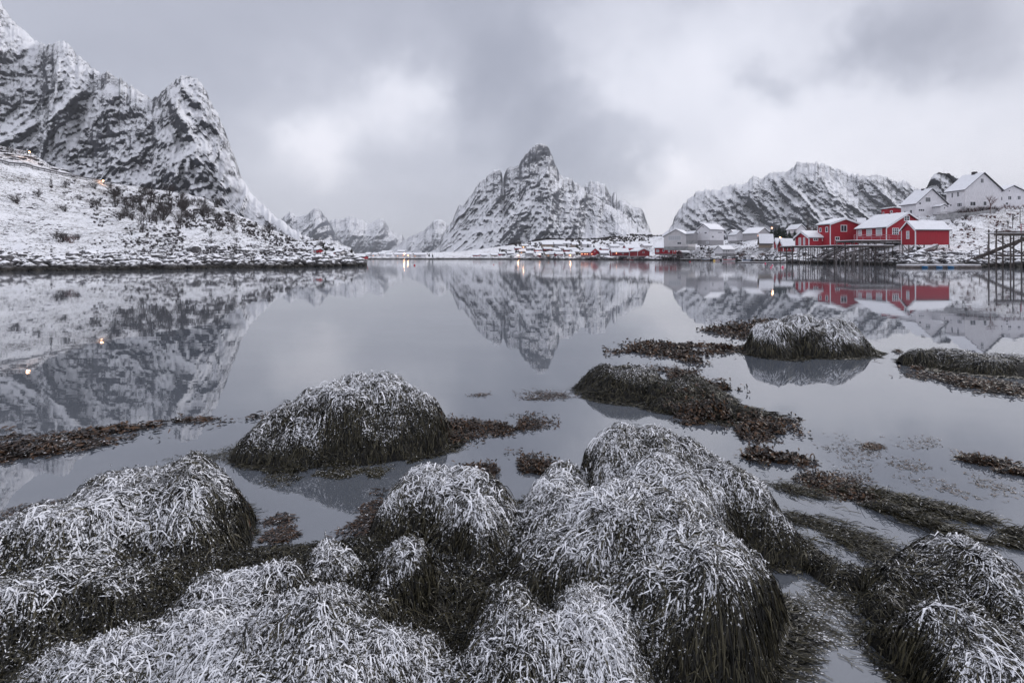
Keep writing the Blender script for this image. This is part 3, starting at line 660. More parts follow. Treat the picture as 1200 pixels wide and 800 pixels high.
raft('floating_seaweed', 'brown wrack trailing from the left end of the mirrored boulder', [(868, 388, 30, 7, .1), (895, 380, 22, 5, 0), (842, 386, 20, 3, 0)], 1000, .13, .06, z=.08, seed=4, thr=-.3, snowk=.30)
raft('floating_seaweed', 'rust brown wrack heap at the right end of the dark flat boulder', [(890, 503, 46, 13, -.05), (830, 490, 45, 14, .1), (800, 440, 50, 8, .1), (840, 455, 30, 8, 0), (905, 536, 50, 8, .1)], 2600, .075, .033, z=.045, seed=5, thr=-.22, snowk=.30)
raft('floating_seaweed', 'scattered wrack right of the domed boulder', [(530, 510, 30, 10, 0), (600, 500, 42, 11, -.1), (625, 548, 40, 12, .2), (565, 552, 24, 9, 0), (540, 500, 40, 10, 0)], 2200, .06, .024, z=.03, seed=6, thr=-.2, snowk=.30)
raft('floating_seaweed', 'thin band of wrack fringing the domed boulder', [(400, 545, 110, 16, -.12), (255, 535, 55, 9, -.1), (300, 522, 45, 8, -.2), (420, 560, 80, 12, 0), (480, 535, 80, 14, 0)], 3600, .08, .008, K=4, kelp=False, z=.006, seed=7, thr=-.02, snowk=.15, scale=7)
raft('floating_seaweed', 'long dark wrack band floating near the left edge', [(60, 528, 130, 9, -.12), (20, 520, 60, 14, -.05), (170, 500, 90, 5, -.12), (310, 488, 26, 3, -.15), (90, 515, 100, 12, -.15), (225, 492, 40, 5, 0)], 1300, .13, .032, z=.035, nd=R(36), seed=8, thr=.02, snowk=.5, scale=7)
raft('floating_seaweed', 'broad combed wrack streak drifting across the right foreground', [(1050, 590, 130, 14, .24), (1140, 620, 80, 12, .22), (980, 570, 60, 12, .2), (1030, 605, 90, 9, .25)], 8500, .13, .0075, K=4, kelp=False, flow=R(-38), z=.05, nd=R(-36), seed=9, thr=.06, snowk=.08, wild=.5, scale=6)
raft('floating_seaweed', 'brown leafy wrack clump at the upper end of the combed streak', [(965, 568, 42, 12, .15), (1000, 580, 30, 8, .2)], 900, .05, .022, z=.025, seed=10, thr=-.2, snowk=.25)
raft('floating_seaweed', 'sparse wrack sprigs beside the foreground ridge', [(990, 632, 70, 16, .25), (930, 575, 50, 12, .3), (950, 610, 60, 18, .35), (1040, 655, 60, 10, .2)], 2200, .10, .0065, K=4, kelp=False, flow=R(-40), z=.03, nd=R(-38), seed=12, thr=.06, snowk=.08, wild=.8)
raft('floating_seaweed', 'dotted line of wrack near the right edge', [(1165, 545, 52, 8, .22), (1210, 556, 30, 6, .2), (1130, 534, 25, 3, .2)], 700, .09, .02, z=.04, nd=R(-30), seed=13, thr=.0, snowk=.25)
raft('floating_seaweed', 'tiny wrack clump floating alone in open water', [(1023, 523, 14, 4, .1)], 120, .05, .022, z=.02, seed=14, thr=-.4, snowk=.2, tone=(.4, 1))
raft('floating_seaweed', 'loose specks of wrack around the tiny clump', [(1010, 525, 55, 16, 0), (1050, 545, 60, 10, .1), (1085, 520, 30, 12, 0), (1130, 570, 60, 14, .1), (1010, 560, 60, 12, .1)], 330, .06, .014, z=.006, seed=15, thr=-.1)
raft('floating_seaweed', 'small sprigs of wrack in the centre of the bay', [(562, 463, 12, 2.5, -.1), (645, 463, 32, 5, .05), (630, 467, 20, 3, 0)], 300, .07, .02, z=.012, seed=16, thr=-.1)
raft('floating_seaweed', 'pale olive strands just awash in the pool at lower right', [(930, 740, 60, 60, 0), (880, 720, 40, 60, 0), (960, 700, 40, 30, 0)], 750, .17, .0055, K=4, kelp=False, flow=R(-35), z=.001, seed=17, thr=-.05, snowk=.35, tone=(.5, 1), wild=.7)
raft('floating_seaweed', 'dark wrack scattered along the left foreground waterline', [(330, 628, 90, 14, .0), (30, 600, 50, 12, -.3), (430, 610, 40, 25, 0), (300, 610, 90, 8, 0), (460, 600, 30, 30, 0)], 800, .08, .016, z=.01, seed=18, thr=.05, snowk=.4)
raft('floating_seaweed', 'short wrack sprigs trailing beside the low right ridge', [(1150, 452, 80, 8, .15), (1060, 430, 30, 4, .1), (1055, 412, 30, 3, 0)], 1100, .14, .028, z=.05, seed=19, thr=-.1, snowk=.3)
# ------------------------------------------------------------------ rocks
def rock_mesh(seed, sub=2):
    import bmesh
    r = random.Random(seed); bm = bmesh.new(); bmesh.ops.create_icosphere(bm, subdivisions=sub, radius=1)
    sx, sy, sz = r.uniform(.8, 1.3), r.uniform(.7, 1.1), r.uniform(.5, .85)
    pl = [(Vector((r.uniform(-1, 1), r.uniform(-1, 1), r.uniform(-.4, 1))).normalized(), r.uniform(.55, .85)) for _ in range(7)]
    for v in bm.verts:
        for n, dd in pl:                     # flat broken faces
            k_ = v.co.dot(n)
            if k_ > dd: v.co -= n * (k_ - dd)
        v.co *= 1 + .06 * r.uniform(-1, 1); v.co.x *= sx; v.co.y *= sy; v.co.z *= sz
    me = bpy.data.meshes.new('rock'); bm.to_mesh(me); bm.free(); return me
def rocktop(q, b):
    t = q.new('ShaderNodeTexCoord').outputs['Object']; g = q.new('ShaderNodeNewGeometry')
    sp = q.new('ShaderNodeSeparateXYZ'); q.put(sp.inputs[0], g.outputs['Normal']); pz = q.new('ShaderNodeSeparateXYZ'); q.put(pz.inputs[0], g.outputs['Position'])
    n = q.noise(g.outputs['Position'], 1.6, 7, .7)
    r = q.math('ADD', sp.outputs[2], q.math('MULTIPLY', q.math('SUBTRACT', n, .5), 1.5))
    f = q.math('MULTIPLY', q.ramp(r, .62, .78), q.ramp(q.math('ADD', pz.outputs[2], q.math('MULTIPLY', n, 1.2)), 1.0, 1.5))
    rc = q.mix(q.ramp(n, .3, .7), (.025, .024, .026), (.17, .165, .175)); wet = q.mix(q.ramp(n, .35, .7), (.01, .01, .01), (.06, .055, .05))
    rc = q.mix(q.ramp(pz.outputs[2], .25, .7), wet, rc)
    q.put(b.inputs['Base Color'], q.mix(f, rc, SNOWC)); q.put(b.inputs['Normal'], q.bump(n, .8, .15))
M['rock'] = mat('snow_capped_rock', (.08, .08, .08), .85, .2, rocktop)
RM = [rock_mesh(i) for i in range(10)]
for me in RM: me.materials.append(M['rock'])
def rock_arrays(me):
    V = np.empty(len(me.vertices) * 3); me.vertices.foreach_get('co', V)
    return V.reshape(-1, 3), np.array([list(p.vertices) for p in me.polygons])
RA = [rock_arrays(rock_mesh(50 + i, 1)) for i in range(8)]
def rock_field(name, label, places, m=None):
    VV = []; QQ = []; nb = 0
    for i, (p, s_) in enumerate(places):
        Vr, Fr = RA[i % 8]; a = rng.uniform(0, 6.28); c, s = math.cos(a), math.sin(a)
        Vs = Vr * np.array([s_ * rng.uniform(.8, 1.4), s_ * rng.uniform(.7, 1.2), s_ * rng.uniform(.75, 1.3)])
        VV.append(np.stack([Vs[:, 0] * c - Vs[:, 1] * s + p[0], Vs[:, 0] * s + Vs[:, 1] * c + p[1], Vs[:, 2] + p[2]], -1)); QQ.append(Fr + nb); nb += len(Vs)
    return tag(link(name, fast_mesh(name, np.concatenate(VV), np.concatenate(QQ), smooth=False), m or M['rock']), label, kind='stuff')
def shore_y(cols, x): return float(np.interp(x, [c[0] for c in cols], [c[1][0][0] for c in cols]))
def up_y(cols, x): return float(np.interp(x, [c[0] for c in cols], [c[1][1][0] for c in cols]))
pl = []
for i in range(3600):
    x = rng.uniform(-120, 427); y0 = shore_y(left_cols, x); y1 = up_y(left_cols, x); t = rng.beta(1.0, 1.5)
    py = y0 - t * (y0 - y1) * 1.7; p = LAT(x, py); sc_ = p[1] / F
    pl.append((p, sc_ * min(9, 1.3 + rng.pareto(2.2) * 2.2) * (1 if t < .6 else .7)))
rock_field('shore_rocks', 'dark tumbled rocks and wet rubble along the left shore', pl)
pl = []
for i in range(1800):                                   # small stones poking from the snow slope
    x = rng.uniform(-60, 420); y0 = up_y(left_cols, x); yc = float(np.interp(x, [c[0] for c in left_cols], [c[1][4][0] for c in left_cols]))
    t = rng.beta(1.1, 2.0); py = y0 - t * (y0 - yc) * .97
    if fbm(np.array(x / 45), np.array(py / 18), o=3, seed=4) < -.15 + .25 * t - (.25 if 130 < x < 330 else 0): continue
    p = LAT(x, py); s_ = p[1] / F * rng.uniform(.7, 2.0) * (1.5 if rng.uniform() < .08 else 1); pl.append(((p[0], p[1], p[2] + s_ * .1), s_))
rock_field('slope_stones', 'small dark stones poking out of the snow on the left hillside', pl)
pl = []
for i in range(3400):
    x = rng.uniform(600, 1330) if i % 3 else rng.uniform(900, 1260); y0 = shore_y(right_cols, x); y1 = up_y(right_cols, x); t = rng.beta(1, 1.3)
    py = y0 - t * (y0 - y1) * (1.25 if x > 900 else 1.0); p = RAT(x, py); pl.append((p, p[1] / F * min(7, 1.0 + rng.pareto(2.2) * 1.6) * (1 if x > 880 else .75)))
for i in range(900):
    x = rng.uniform(425, 640); y0 = shore_y(right_cols, x); y1 = up_y(right_cols, x); p = RAT(x, y0 - rng.beta(1, 1.2) * (y0 - y1) * 1.5); pl.append((p, p[1] / F * rng.uniform(.5, 1.6)))
rock_field('shore_rocks', 'dark tumbled rocks and wet rubble along the right shore below the houses', pl)
pl = []
for i in range(900):
    x = rng.uniform(620, 1330); y0 = up_y(right_cols, x); yc = float(np.interp(x, [c[0] for c in right_cols], [c[1][3][0] for c in right_cols]))
    py = y0 - rng.beta(1, 1.4) * (y0 - yc) * .95
    if fbm(np.array(x / 30), np.array(py / 10), o=3, seed=8) < -.05: continue
    p = RAT(x, py); pl.append((p, p[1] / F * rng.uniform(.5, 1.6)))
rock_field('slope_stones', 'stones and tufts poking out of the snow on the right hillside', pl)
def big_rock(label, x, py, wpx, at, i, group=None, hk=1.0):
    p = at(x, py); o = link('boulder', RM[i % 10]); s_ = wpx / 2 * p[1] / F
    o.location = (p[0], p[1], p[2] + s_ * .15); o.scale = (s_, s_ * .9, s_ * hk); o.rotation_euler = (0, 0, i * 1.7)
    return tag(o, label, 'rock', group)
big_rock('squarish grey boulder standing on the left shore rubble', 249, 291, 15, LAT, 0, hk=1.1)
big_rock('wide snow-topped boulder beside the squarish grey one', 228, 297, 20, LAT, 1)
big_rock('rounded pale boulder on the left shore below the shrub patch', 104, 298, 18, LAT, 2)
big_rock('dark boulder beside the rounded pale one at the left shore', 88, 302, 20, LAT, 3)
big_rock('dark round boulder alone at the very tip of the left headland', 422, 309, 10, LAT, 4, hk=1.1)
big_rock('snow-covered block under the plank ramp of the red shed', 1071, 293, 14, RAT, 5)
for i in range(70):
    x = rng.uniform(-20, 415); y0 = shore_y(left_cols, x); y1 = up_y(left_cols, x)
    big_rock('snow-dusted dark boulder in the rocky strip along the left shore', x, y0 - rng.uniform(.15, 1.1) * (y0 - y1), rng.uniform(7, 14), LAT, i, 'boulders along the left shore')
for i in range(50):
    x = rng.uniform(930, 1210); y0 = shore_y(right_cols, x); y1 = up_y(right_cols, x)
    big_rock('dark boulder in the rocky strip below the right-hand houses', x, y0 - rng.uniform(.1, 1.1) * (y0 - y1), rng.uniform(5, 11), RAT, i + 3, 'boulders along the right shore')

for i in range(26):
    x = rng.uniform(-25, 88); py = np.interp(x, [0, 35, 60, 90], [182, 189, 198, 208]) + rng.uniform(-6, 3)
    big_rock('dark rock on the bank above the guard rail at the upper left', x, py, rng.uniform(5, 12), LAT, i + 1, 'rocks on the bank above the road', hk=.6)

# ------------------------------------------------------------------ houses
GRP = None
def tfrac(C, d, px):
    kx = (px - 600) / F; return (kx * C[1] - C[0]) / (d[0] - kx * d[1])
def zat(py, Y): return CAMH + (HY - py) * Y / F
def win(par, face, u, z, ww, hh, W, L, nx=1, ny=1, glass='glass', frame='trim', fr=.09, name='window', proud=.05):
    """window on the right face (y=0, u along x) or the left face (x=0, u along y); frame is the part, its pane a sub-part"""
    a, b, c, d = u - ww / 2, u + ww / 2, z - hh / 2, z + hh / 2
    def bx(mb, u0, u1, z0, z1, q0, q1):
        if face == 'R': mb.box(u0, u1, -q1, -q0, z0, z1)
        else: mb.box(-q1, -q0, u0, u1, z0, z1)
    mb = MB(); p = proud
    bx(mb, a, b, c, c + fr, -.02, p); bx(mb, a, b, d - fr, d, -.02, p); bx(mb, a, a + fr, c + fr, d - fr, -.02, p); bx(mb, b - fr, b, c + fr, d - fr, -.02, p)
    t = fr * .6
    for i in range(1, nx): uu = a + (b - a) * i / nx; bx(mb, uu - t / 2, uu + t / 2, c + fr, d - fr, -.018, p - .012)
    for i in range(1, ny): zz = c + (d - c) * i / ny; bx(mb, a + fr, b - fr, zz - t / 2, zz + t / 2, -.016, p - .018)
    o = mb.build(name, M[frame], par)
    g = MB(); bx(g, a + fr * .8, b - fr * .8, c + fr * .8, d - fr * .8, -.015, p - .035); g.build('pane', M[glass], o)
    return o
def house(label, xl, xc, xr, Y, th, base, eave, ridge, gable='R', wall='red', name='house', cat='house', L=None, W=None, down=1.0, snow=.16, over=.3, wins=(), chim=None, roofm='roofd',
          corner=True, group=None, found='conc', snowm='snow', ridge_h=None, door=None):
    th = R(th); C = P(xc, base, Y); d = (math.cos(th), math.sin(th)); s = (-math.sin(th), math.cos(th))
    W = W or abs(tfrac(C, d, xr)); L = L or abs(tfrac(C, s, xl))
    z0 = C[2]; he = zat(eave, Y) - z0
    mid = (C[0] + d[0] * W / 2, C[1] + d[1] * W / 2) if gable == 'R' else (C[0] + s[0] * L / 2, C[1] + s[1] * L / 2)
    hr = zat(ridge, mid[1]) - z0
    e = empty(name, (C[0], C[1], z0), th, label=label, cat=cat, group=group)
    mb = MB(); mb.box(0, W, 0, L, 0, he) if False else None
    if gable == 'R':
        vs = [(0, 0, 0), (W, 0, 0), (W, L, 0), (0, L, 0), (0, 0, he), (W, 0, he), (W, L, he), (0, L, he), (W / 2, 0, hr), (W / 2, L, hr)]
        fs = [(0, 1, 5, 8, 4), (2, 3, 7, 9, 6), (1, 2, 6, 5), (3, 0, 4, 7), (4, 8, 9, 7), (8, 5, 6, 9), (3, 2, 1, 0)]
    else:
        vs = [(0, 0, 0), (W, 0, 0), (W, L, 0), (0, L, 0), (0, 0, he), (W, 0, he), (W, L, he), (0, L, he), (0, L / 2, hr), (W, L / 2, hr)]
        fs = [(3, 0, 4, 8, 7), (1, 2, 6, 9, 5), (0, 1, 5, 4), (2, 3, 7, 6), (4, 5, 9, 8), (8, 9, 6, 7), (3, 2, 1, 0)]
    mb.add(vs, fs); mb.build('wall', M[wall], e)
    # roof: two pitched slabs with snow lying on them
    g, ln = (W, L) if gable == 'R' else (L, W); sl = (hr - he) / (g / 2); o_ = over; tk = .12
    def T(a, b, z): return (a, b, z) if gable == 'R' else (b, a, z)
    def slabs(lo, th_, ov, oe, nm, m, par):
        mb = MB()
        for sgn in (0, 1):
            a0 = -ov if sgn == 0 else g + ov; ze = he - ov * sl + lo
            q = [T(a0, -oe, ze), T(g / 2, -oe, hr + lo), T(g / 2, ln + oe, hr + lo), T(a0, ln + oe, ze)]
            up = [(x, y, z + th_) for x, y, z in q]
            mb.add(q + up, [(0, 1, 2, 3), (7, 6, 5, 4), (0, 4, 5, 1), (3, 2, 6, 7), (0, 3, 7, 4)])
        return mb.build(nm, m, par)
    rf = slabs(.02, tk, o_, o_, 'roof', M[roofm], e)
    if snow: slabs(.02 + tk + .004, snow, o_ - .06, o_ - .05, 'roof_snow', M[snowm], rf)
    if down: MB().box(.06, W - .06, .06, L - .06, -down, -.003).build('foundation', M[found], e)
    if corner:
        cb = MB()
        for x_, y_ in ((0, 0), (W, 0), (0, L)): cb.box(x_ - .07, x_ + .07, y_ - .07, y_ + .07, .0, he - .02)
        cb.build('corner_board', M['trim'], e)
        bb = MB()
        for pp in ((0, g / 2), (g, g / 2)):
            pa = T(pp[0] + (-o_ if pp[0] == 0 else o_), -o_ - .03, he - o_ * sl + .02); pb = T(g / 2, -o_ - .03, hr + .02)
            bb.bar(pa, pb, .06, .22)
        bb.build('bargeboard', M['trim'], e)
    for wd in wins:                                     # (face, px, py, w px, h px, nx, ny, glass)
        f, px, py, wp, hp = wd[:5]; nx_, ny_ = (wd[5], wd[6]) if len(wd) > 6 else (1, 1); gl = wd[7] if len(wd) > 7 else 'glass'; frm = wd[8] if len(wd) > 8 else 'trim'
        dd = d if f == 'R' else s; u = abs(tfrac(C, dd, px)); Yw = C[1] + dd[1] * u
        ua, ub = abs(tfrac(C, dd, px - wp / 2)), abs(tfrac(C, dd, px + wp / 2)); ww = max(.25, abs(ub - ua)); hh = max(.3, hp * Yw / F)
        win(e, f, u, zat(py, Yw) - z0, ww, hh, W, L, nx_, ny_, gl, frm, fr=min(.12, ww * .16), name='door' if len(wd) > 9 else 'window')
    if chim:
        u, wp, top = chim; cu = u * ln; sz = wp * mid[1] / F / 2
        tz = zat(top, C[1] + (s[1] if gable == 'R' else d[1]) * cu) - z0
        c0 = T(g / 2, cu, 0); cc = MB().box(c0[0] - sz, c0[0] + sz, c0[1] - sz, c0[1] + sz, hr - .5, tz).build('chimney', M['chim'], rf)
    return e, C, d, s, W, L
# --- big white houses on the hill
house('large white gabled house with grey roof, tallest of the white houses on the hill', 1109, 1130.7, 1173.5, 140, 8, 247.5, 221.6, 202.8, 'R', 'white', down=3.2, over=.45, snow=.06, corner=False, chim=(.45, 4, 201),
      wins=(('R', 1150.9, 211.8, 4, 6, 2, 1), ('R', 1140, 238.8, 7, 5.5, 2, 1), ('R', 1154.2, 238.5, 4.2, 5.5, 1, 1), ('L', 1116, 229, 2.2, 6), ('L', 1123, 227.8, 3.4, 6.5, 2, 1), ('L', 1114.5, 240.5, 2.2, 3), ('L', 1124.6, 240, 6, 5, 3, 1)))
house('white house with a tall dark chimney and one orange lit window', 1056, 1073.5, 1109.6, 138, 6, 253.6, 238.2, 221.6, 'R', 'white', down=2.2, over=.4, snow=.12, corner=False, chim=(.5, 3.6, 221),
      wins=(('R', 1087.4, 234, 6.6, 6.2, 3, 1), ('R', 1079.7, 246.3, 7.6, 3.4, 3, 1), ('R', 1098.4, 247, 7, 5.6, 1, 1, 'lit'), ('R', 1078.2, 238.4, 3.2, 3.2), ('L', 1060.5, 248.5, 2.5, 3), ('L', 1067.8, 248.2, 3, 5, 1, 1, 'glass', 'trim', 1)))
house('white house partly cut by the right edge of the picture', 1167, 1171.8, 1203, 150, 0, 243.5, 225.5, 218, 'R', 'white', down=2.5, over=.4, snow=.25, corner=False, L=9,
      wins=(('R', 1173.4, 232.8, 3.2, 5), ('R', 1183.2, 232, 4.6, 5, 2, 1), ('R', 1194.2, 231.8, 4.4, 5, 2, 1), ('R', 1183, 223.8, 1.8, 1.8), ('R', 1180, 238.6, 3.6, 3.4)))
house('tiny white porch building wedged between the two larger white houses', 1101, 1102.5, 1110, 136, 4, 250.5, 242, 240, 'R', 'white', name='porch', cat='outbuilding', down=2, over=.2, snow=.12, corner=False, L=4, wins=(('R', 1106.8, 243.7, 1.8, 2.2),))
# --- red cabins on stilts
house('plain red boathouse on stilts, nearest of the red cabins', 1056.6, 1072.8, 1112.6, 100, 6, 286.6, 268.6, 260, 'L', 'red', name='boathouse', cat='cabin', down=0, over=.3, snow=.10, L=None,
      wins=(('L', 1064, 275.4, 3.6, 9.5, 1, 2, 'glassl'),))
house('long red cabin with a broad snowy roof and many white-framed windows', 1004.5, 1038.8, 1087, 112, 12, 281.5, 265.8, 250, 'R', 'red', cat='cabin', down=.5, over=.45, snow=.12, chim=(.55, 2.0, 249.5),
      wins=(('L', 1008, 273, 4, 7, 2, 2, 'glassl'), ('L', 1018.6, 272.5, 6.5, 8, 3, 3, 'glassl'), ('L', 1030.2, 272, 7.2, 8.6, 3, 3, 'glassl'), ('R', 1049.4, 271.3, 7.6, 8.4, 3, 3), ('R', 1062.6, 256, 6.6, 6.2, 2, 2)))
house('two-storey red house with a double window in its gable', 958.5, 973, 1006.5, 122, 8, 287, 262.8, 256.8, 'R', 'red', cat='house', down=.6, over=.4, snow=.22,
      wins=(('R', 988.8, 267.6, 7.4, 8, 2, 1), ('R', 981.2, 279.4, 5.4, 4.2, 2, 1), ('L', 961.4, 269.5, 2.6, 5), ('L', 969, 269, 3, 6.4)))
house('low red boathouse with white doors on a thicket of pilings', 932, 948, 978.5, 124, 6, 287.4, 278.4, 272.2, 'L', 'red', name='boathouse', cat='cabin', down=.3, over=.35, snow=.28,
      wins=(('R', 955.8, 280.6, 5.8, 3.2, 2, 1), ('R', 966.6, 280.4, 6.6, 4, 2, 1), ('L', 937.4, 283, 2.8, 9, 1, 1, 'glassl', 'trim', 1), ('L', 942.5, 282.6, 2.2, 9, 1, 1, 'glassl', 'trim', 1)))
house('small flat-roofed red house behind the long red cabin', 1033, 1038.5, 1056.5, 150, 5, 254, 245, 243.7, 'R', 'red', cat='house', down=1, over=.25, snow=.2, corner=False,
      wins=(('R', 1044.5, 248, 3, 2.8), ('R', 1051, 250, 2.4, 1.6), ('L', 1035.4, 250.5, 1.6, 4)))
house('little red cabin with snow-laden roof beside the spruces', 907, 910, 919, 170, 10, 291, 285.5, 280.5, 'L', 'red', cat='cabin', down=.6, over=.2, snow=.3, wins=(('R', 914, 288, 2.2, 2.6),))
house('squat red cabin under a thick hood of snow left of the piling boathouse', 911.5, 918, 931, 158, 10, 294.5, 288.6, 281.3, 'L', 'red2', cat='cabin', down=.6, over=.3, snow=.35, wins=(('R', 922, 291.3, 2.4, 3.2, 1, 1), ('R', 927.5, 291.3, 2, 3)))
house('white house showing only its snowy gable among the spruces', 931, 934, 944, 190, 5, 273, 268.5, 263.8, 'R', 'white', down=1, over=.3, snow=.3, corner=False, L=6)
house('snow-roofed shed between the long red cabin and the two-storey red house', 1003, 1006, 1015, 145, 5, 268, 262.5, 257.5, 'L', 'tan', name='shed', cat='shed', down=1, over=.3, snow=.35, corner=False)
# --- pale houses in the middle
house('large pale hall with a wide strip window in its gable', 778, 806.5, 815, 250, 62, 288.8, 276.6, 269.2, 'L', 'offw', name='hall', cat='building', down=1.5, over=.5, snow=.35, corner=False,
      wins=(('L', 790.5, 278.8, 15, 5.6, 6, 1, 'glassl'), ('L', 796, 285, 5, 3, 2, 1), ('R', 811, 283, 2.5, 2)))
house('tall white house with a triangular gable above a grey basement', 817, 832, 848.2, 230, 30, 281.3, 268.8, 262.9, 'L', 'white', down=2.0, found='grey', over=.4, snow=.3, corner=False,
      wins=(('L', 824, 266, 1.8, 1.8), ('L', 819.6, 272.4, 1.3, 1.6), ('L', 827, 273, 3, 2), ('R', 835.3, 277.5, 2.4, 2.6, 2, 1), ('R', 843.5, 272.5, 5, 1.6, 3, 1), ('L', 829.3, 284.2, 3.2, 2.8, 1, 1, 'glassl')))
house('low lean-to shed against the left side of the tall white house', 811.5, 813, 817.5, 232, 20, 281.5, 274, 271.5, 'R', 'grey', name='shed', cat='shed', down=1.5, over=.2, snow=.3, corner=False, L=5)
house('small white gabled house right of the tall white one', 853.8, 860.5, 866, 250, 35, 281.5, 274, 270.2, 'L', 'white', down=1.5, over=.3, snow=.3, corner=False, wins=(('L', 855.6, 276.4, 1.4, 2.2), ('L', 858, 276.4, 1.4, 2.2)))
house('white gable-fronted building joined to a long grey one', 861, 863, 871, 245, 5, 281.8, 275, 271, 'R', 'white', name='building', cat='building', down=1, over=.3, snow=.3, corner=False, L=8)
house('long grey building with a lit strip of windows in its end', 870.8, 887.5, 903, 236, 40, 281.6, 273.6, 267.4, 'R', 'grey', name='building', cat='building', down=2, over=.4, snow=.35, corner=False, wins=(('R', 890.8, 276.3, 6, 1.8, 1, 1, 'lit'),))
house('bare wooden boathouse with a snowy roof and no paint', 889, 890.3, 906, 185, 8, 290.3, 281.2, 275.2, 'L', 'tan', name='boathouse', cat='shed', down=1, over=.3, snow=.2, corner=False)
house('low white boathouse with three dark windows close to the water', 837.3, 846.8, 861, 215, 32, 297, 292.7, 288.6, 'L', 'white', name='boathouse', cat='boathouse', down=1, over=.25, snow=.3, corner=False,
      wins=(('R', 848.4, 294, 1.4, 2), ('R', 851, 294, 1.4, 2), ('R', 853.8, 294, 1.4, 2), ('L', 842, 291.2, 1, 1)))
# --- red houses on the far quay
house('red two-storey house on a stone quay with snow on its long roof', 767.3, 788.2, 792.6, 270, 66, 297.4, 290.6, 284.6, 'R', 'red', down=.5, over=.4, snow=.35, chim=(.4, 3, 283),
      wins=(('L', 770.6, 294, 3.6, 3.4, 2, 1, 'glassl'), ('L', 777.5, 293.6, 2, 3), ('L', 784, 294, 2.2, 3.6, 1, 1, 'glassl'), ('R', 790.4, 289.8, 1.3, 2), ('R', 790.4, 294.3, 1.3, 2)))
house('red gabled boathouse beside the snowy net shed on the far quay', 738, 747.2, 761.2, 285, 22, 300, 294.6, 291.4, 'R', 'red2', name='boathouse', cat='boathouse', down=.5, over=.35, snow=.35, wins=(('R', 754, 295.6, 2.4, 2),))
house('long low red boathouse with one lit doorway on the far quay', 714.5, 717, 737, 292, 5, 299.4, 295.5, 291.8, 'L', 'red2', name='boathouse', cat='boathouse', down=.5, over=.3, snow=.35, wins=(('R', 722.3, 296.6, 1.2, 2, 1, 1, 'lit'), ('R', 730, 297.2, 2, 1.6)))
house('red house with a snowy roof set back behind the far quay boathouses', 729.8, 734, 750, 315, 8, 293.5, 290.8, 286.8, 'L', 'red', down=.8, over=.3, snow=.4)
house('red house with three lit windows and a steep gable on the far shore', 680.5, 691.5, 702.5, 325, 25, 299.6, 295.6, 290.8, 'R', 'red', down=.6, over=.35, snow=.35,
      wins=(('L', 682, 297.6, 1.3, 1.5, 1, 1, 'lit'), ('L', 685.6, 297.6, 1.3, 1.5, 1, 1, 'lit'), ('L', 688.2, 297.6, 1.1, 1.5, 1, 1, 'lit'), ('R', 693.5, 297.6, 1.2, 1.5, 1, 1, 'lit'), ('R', 697, 294.6, 1.6, 1.4)))
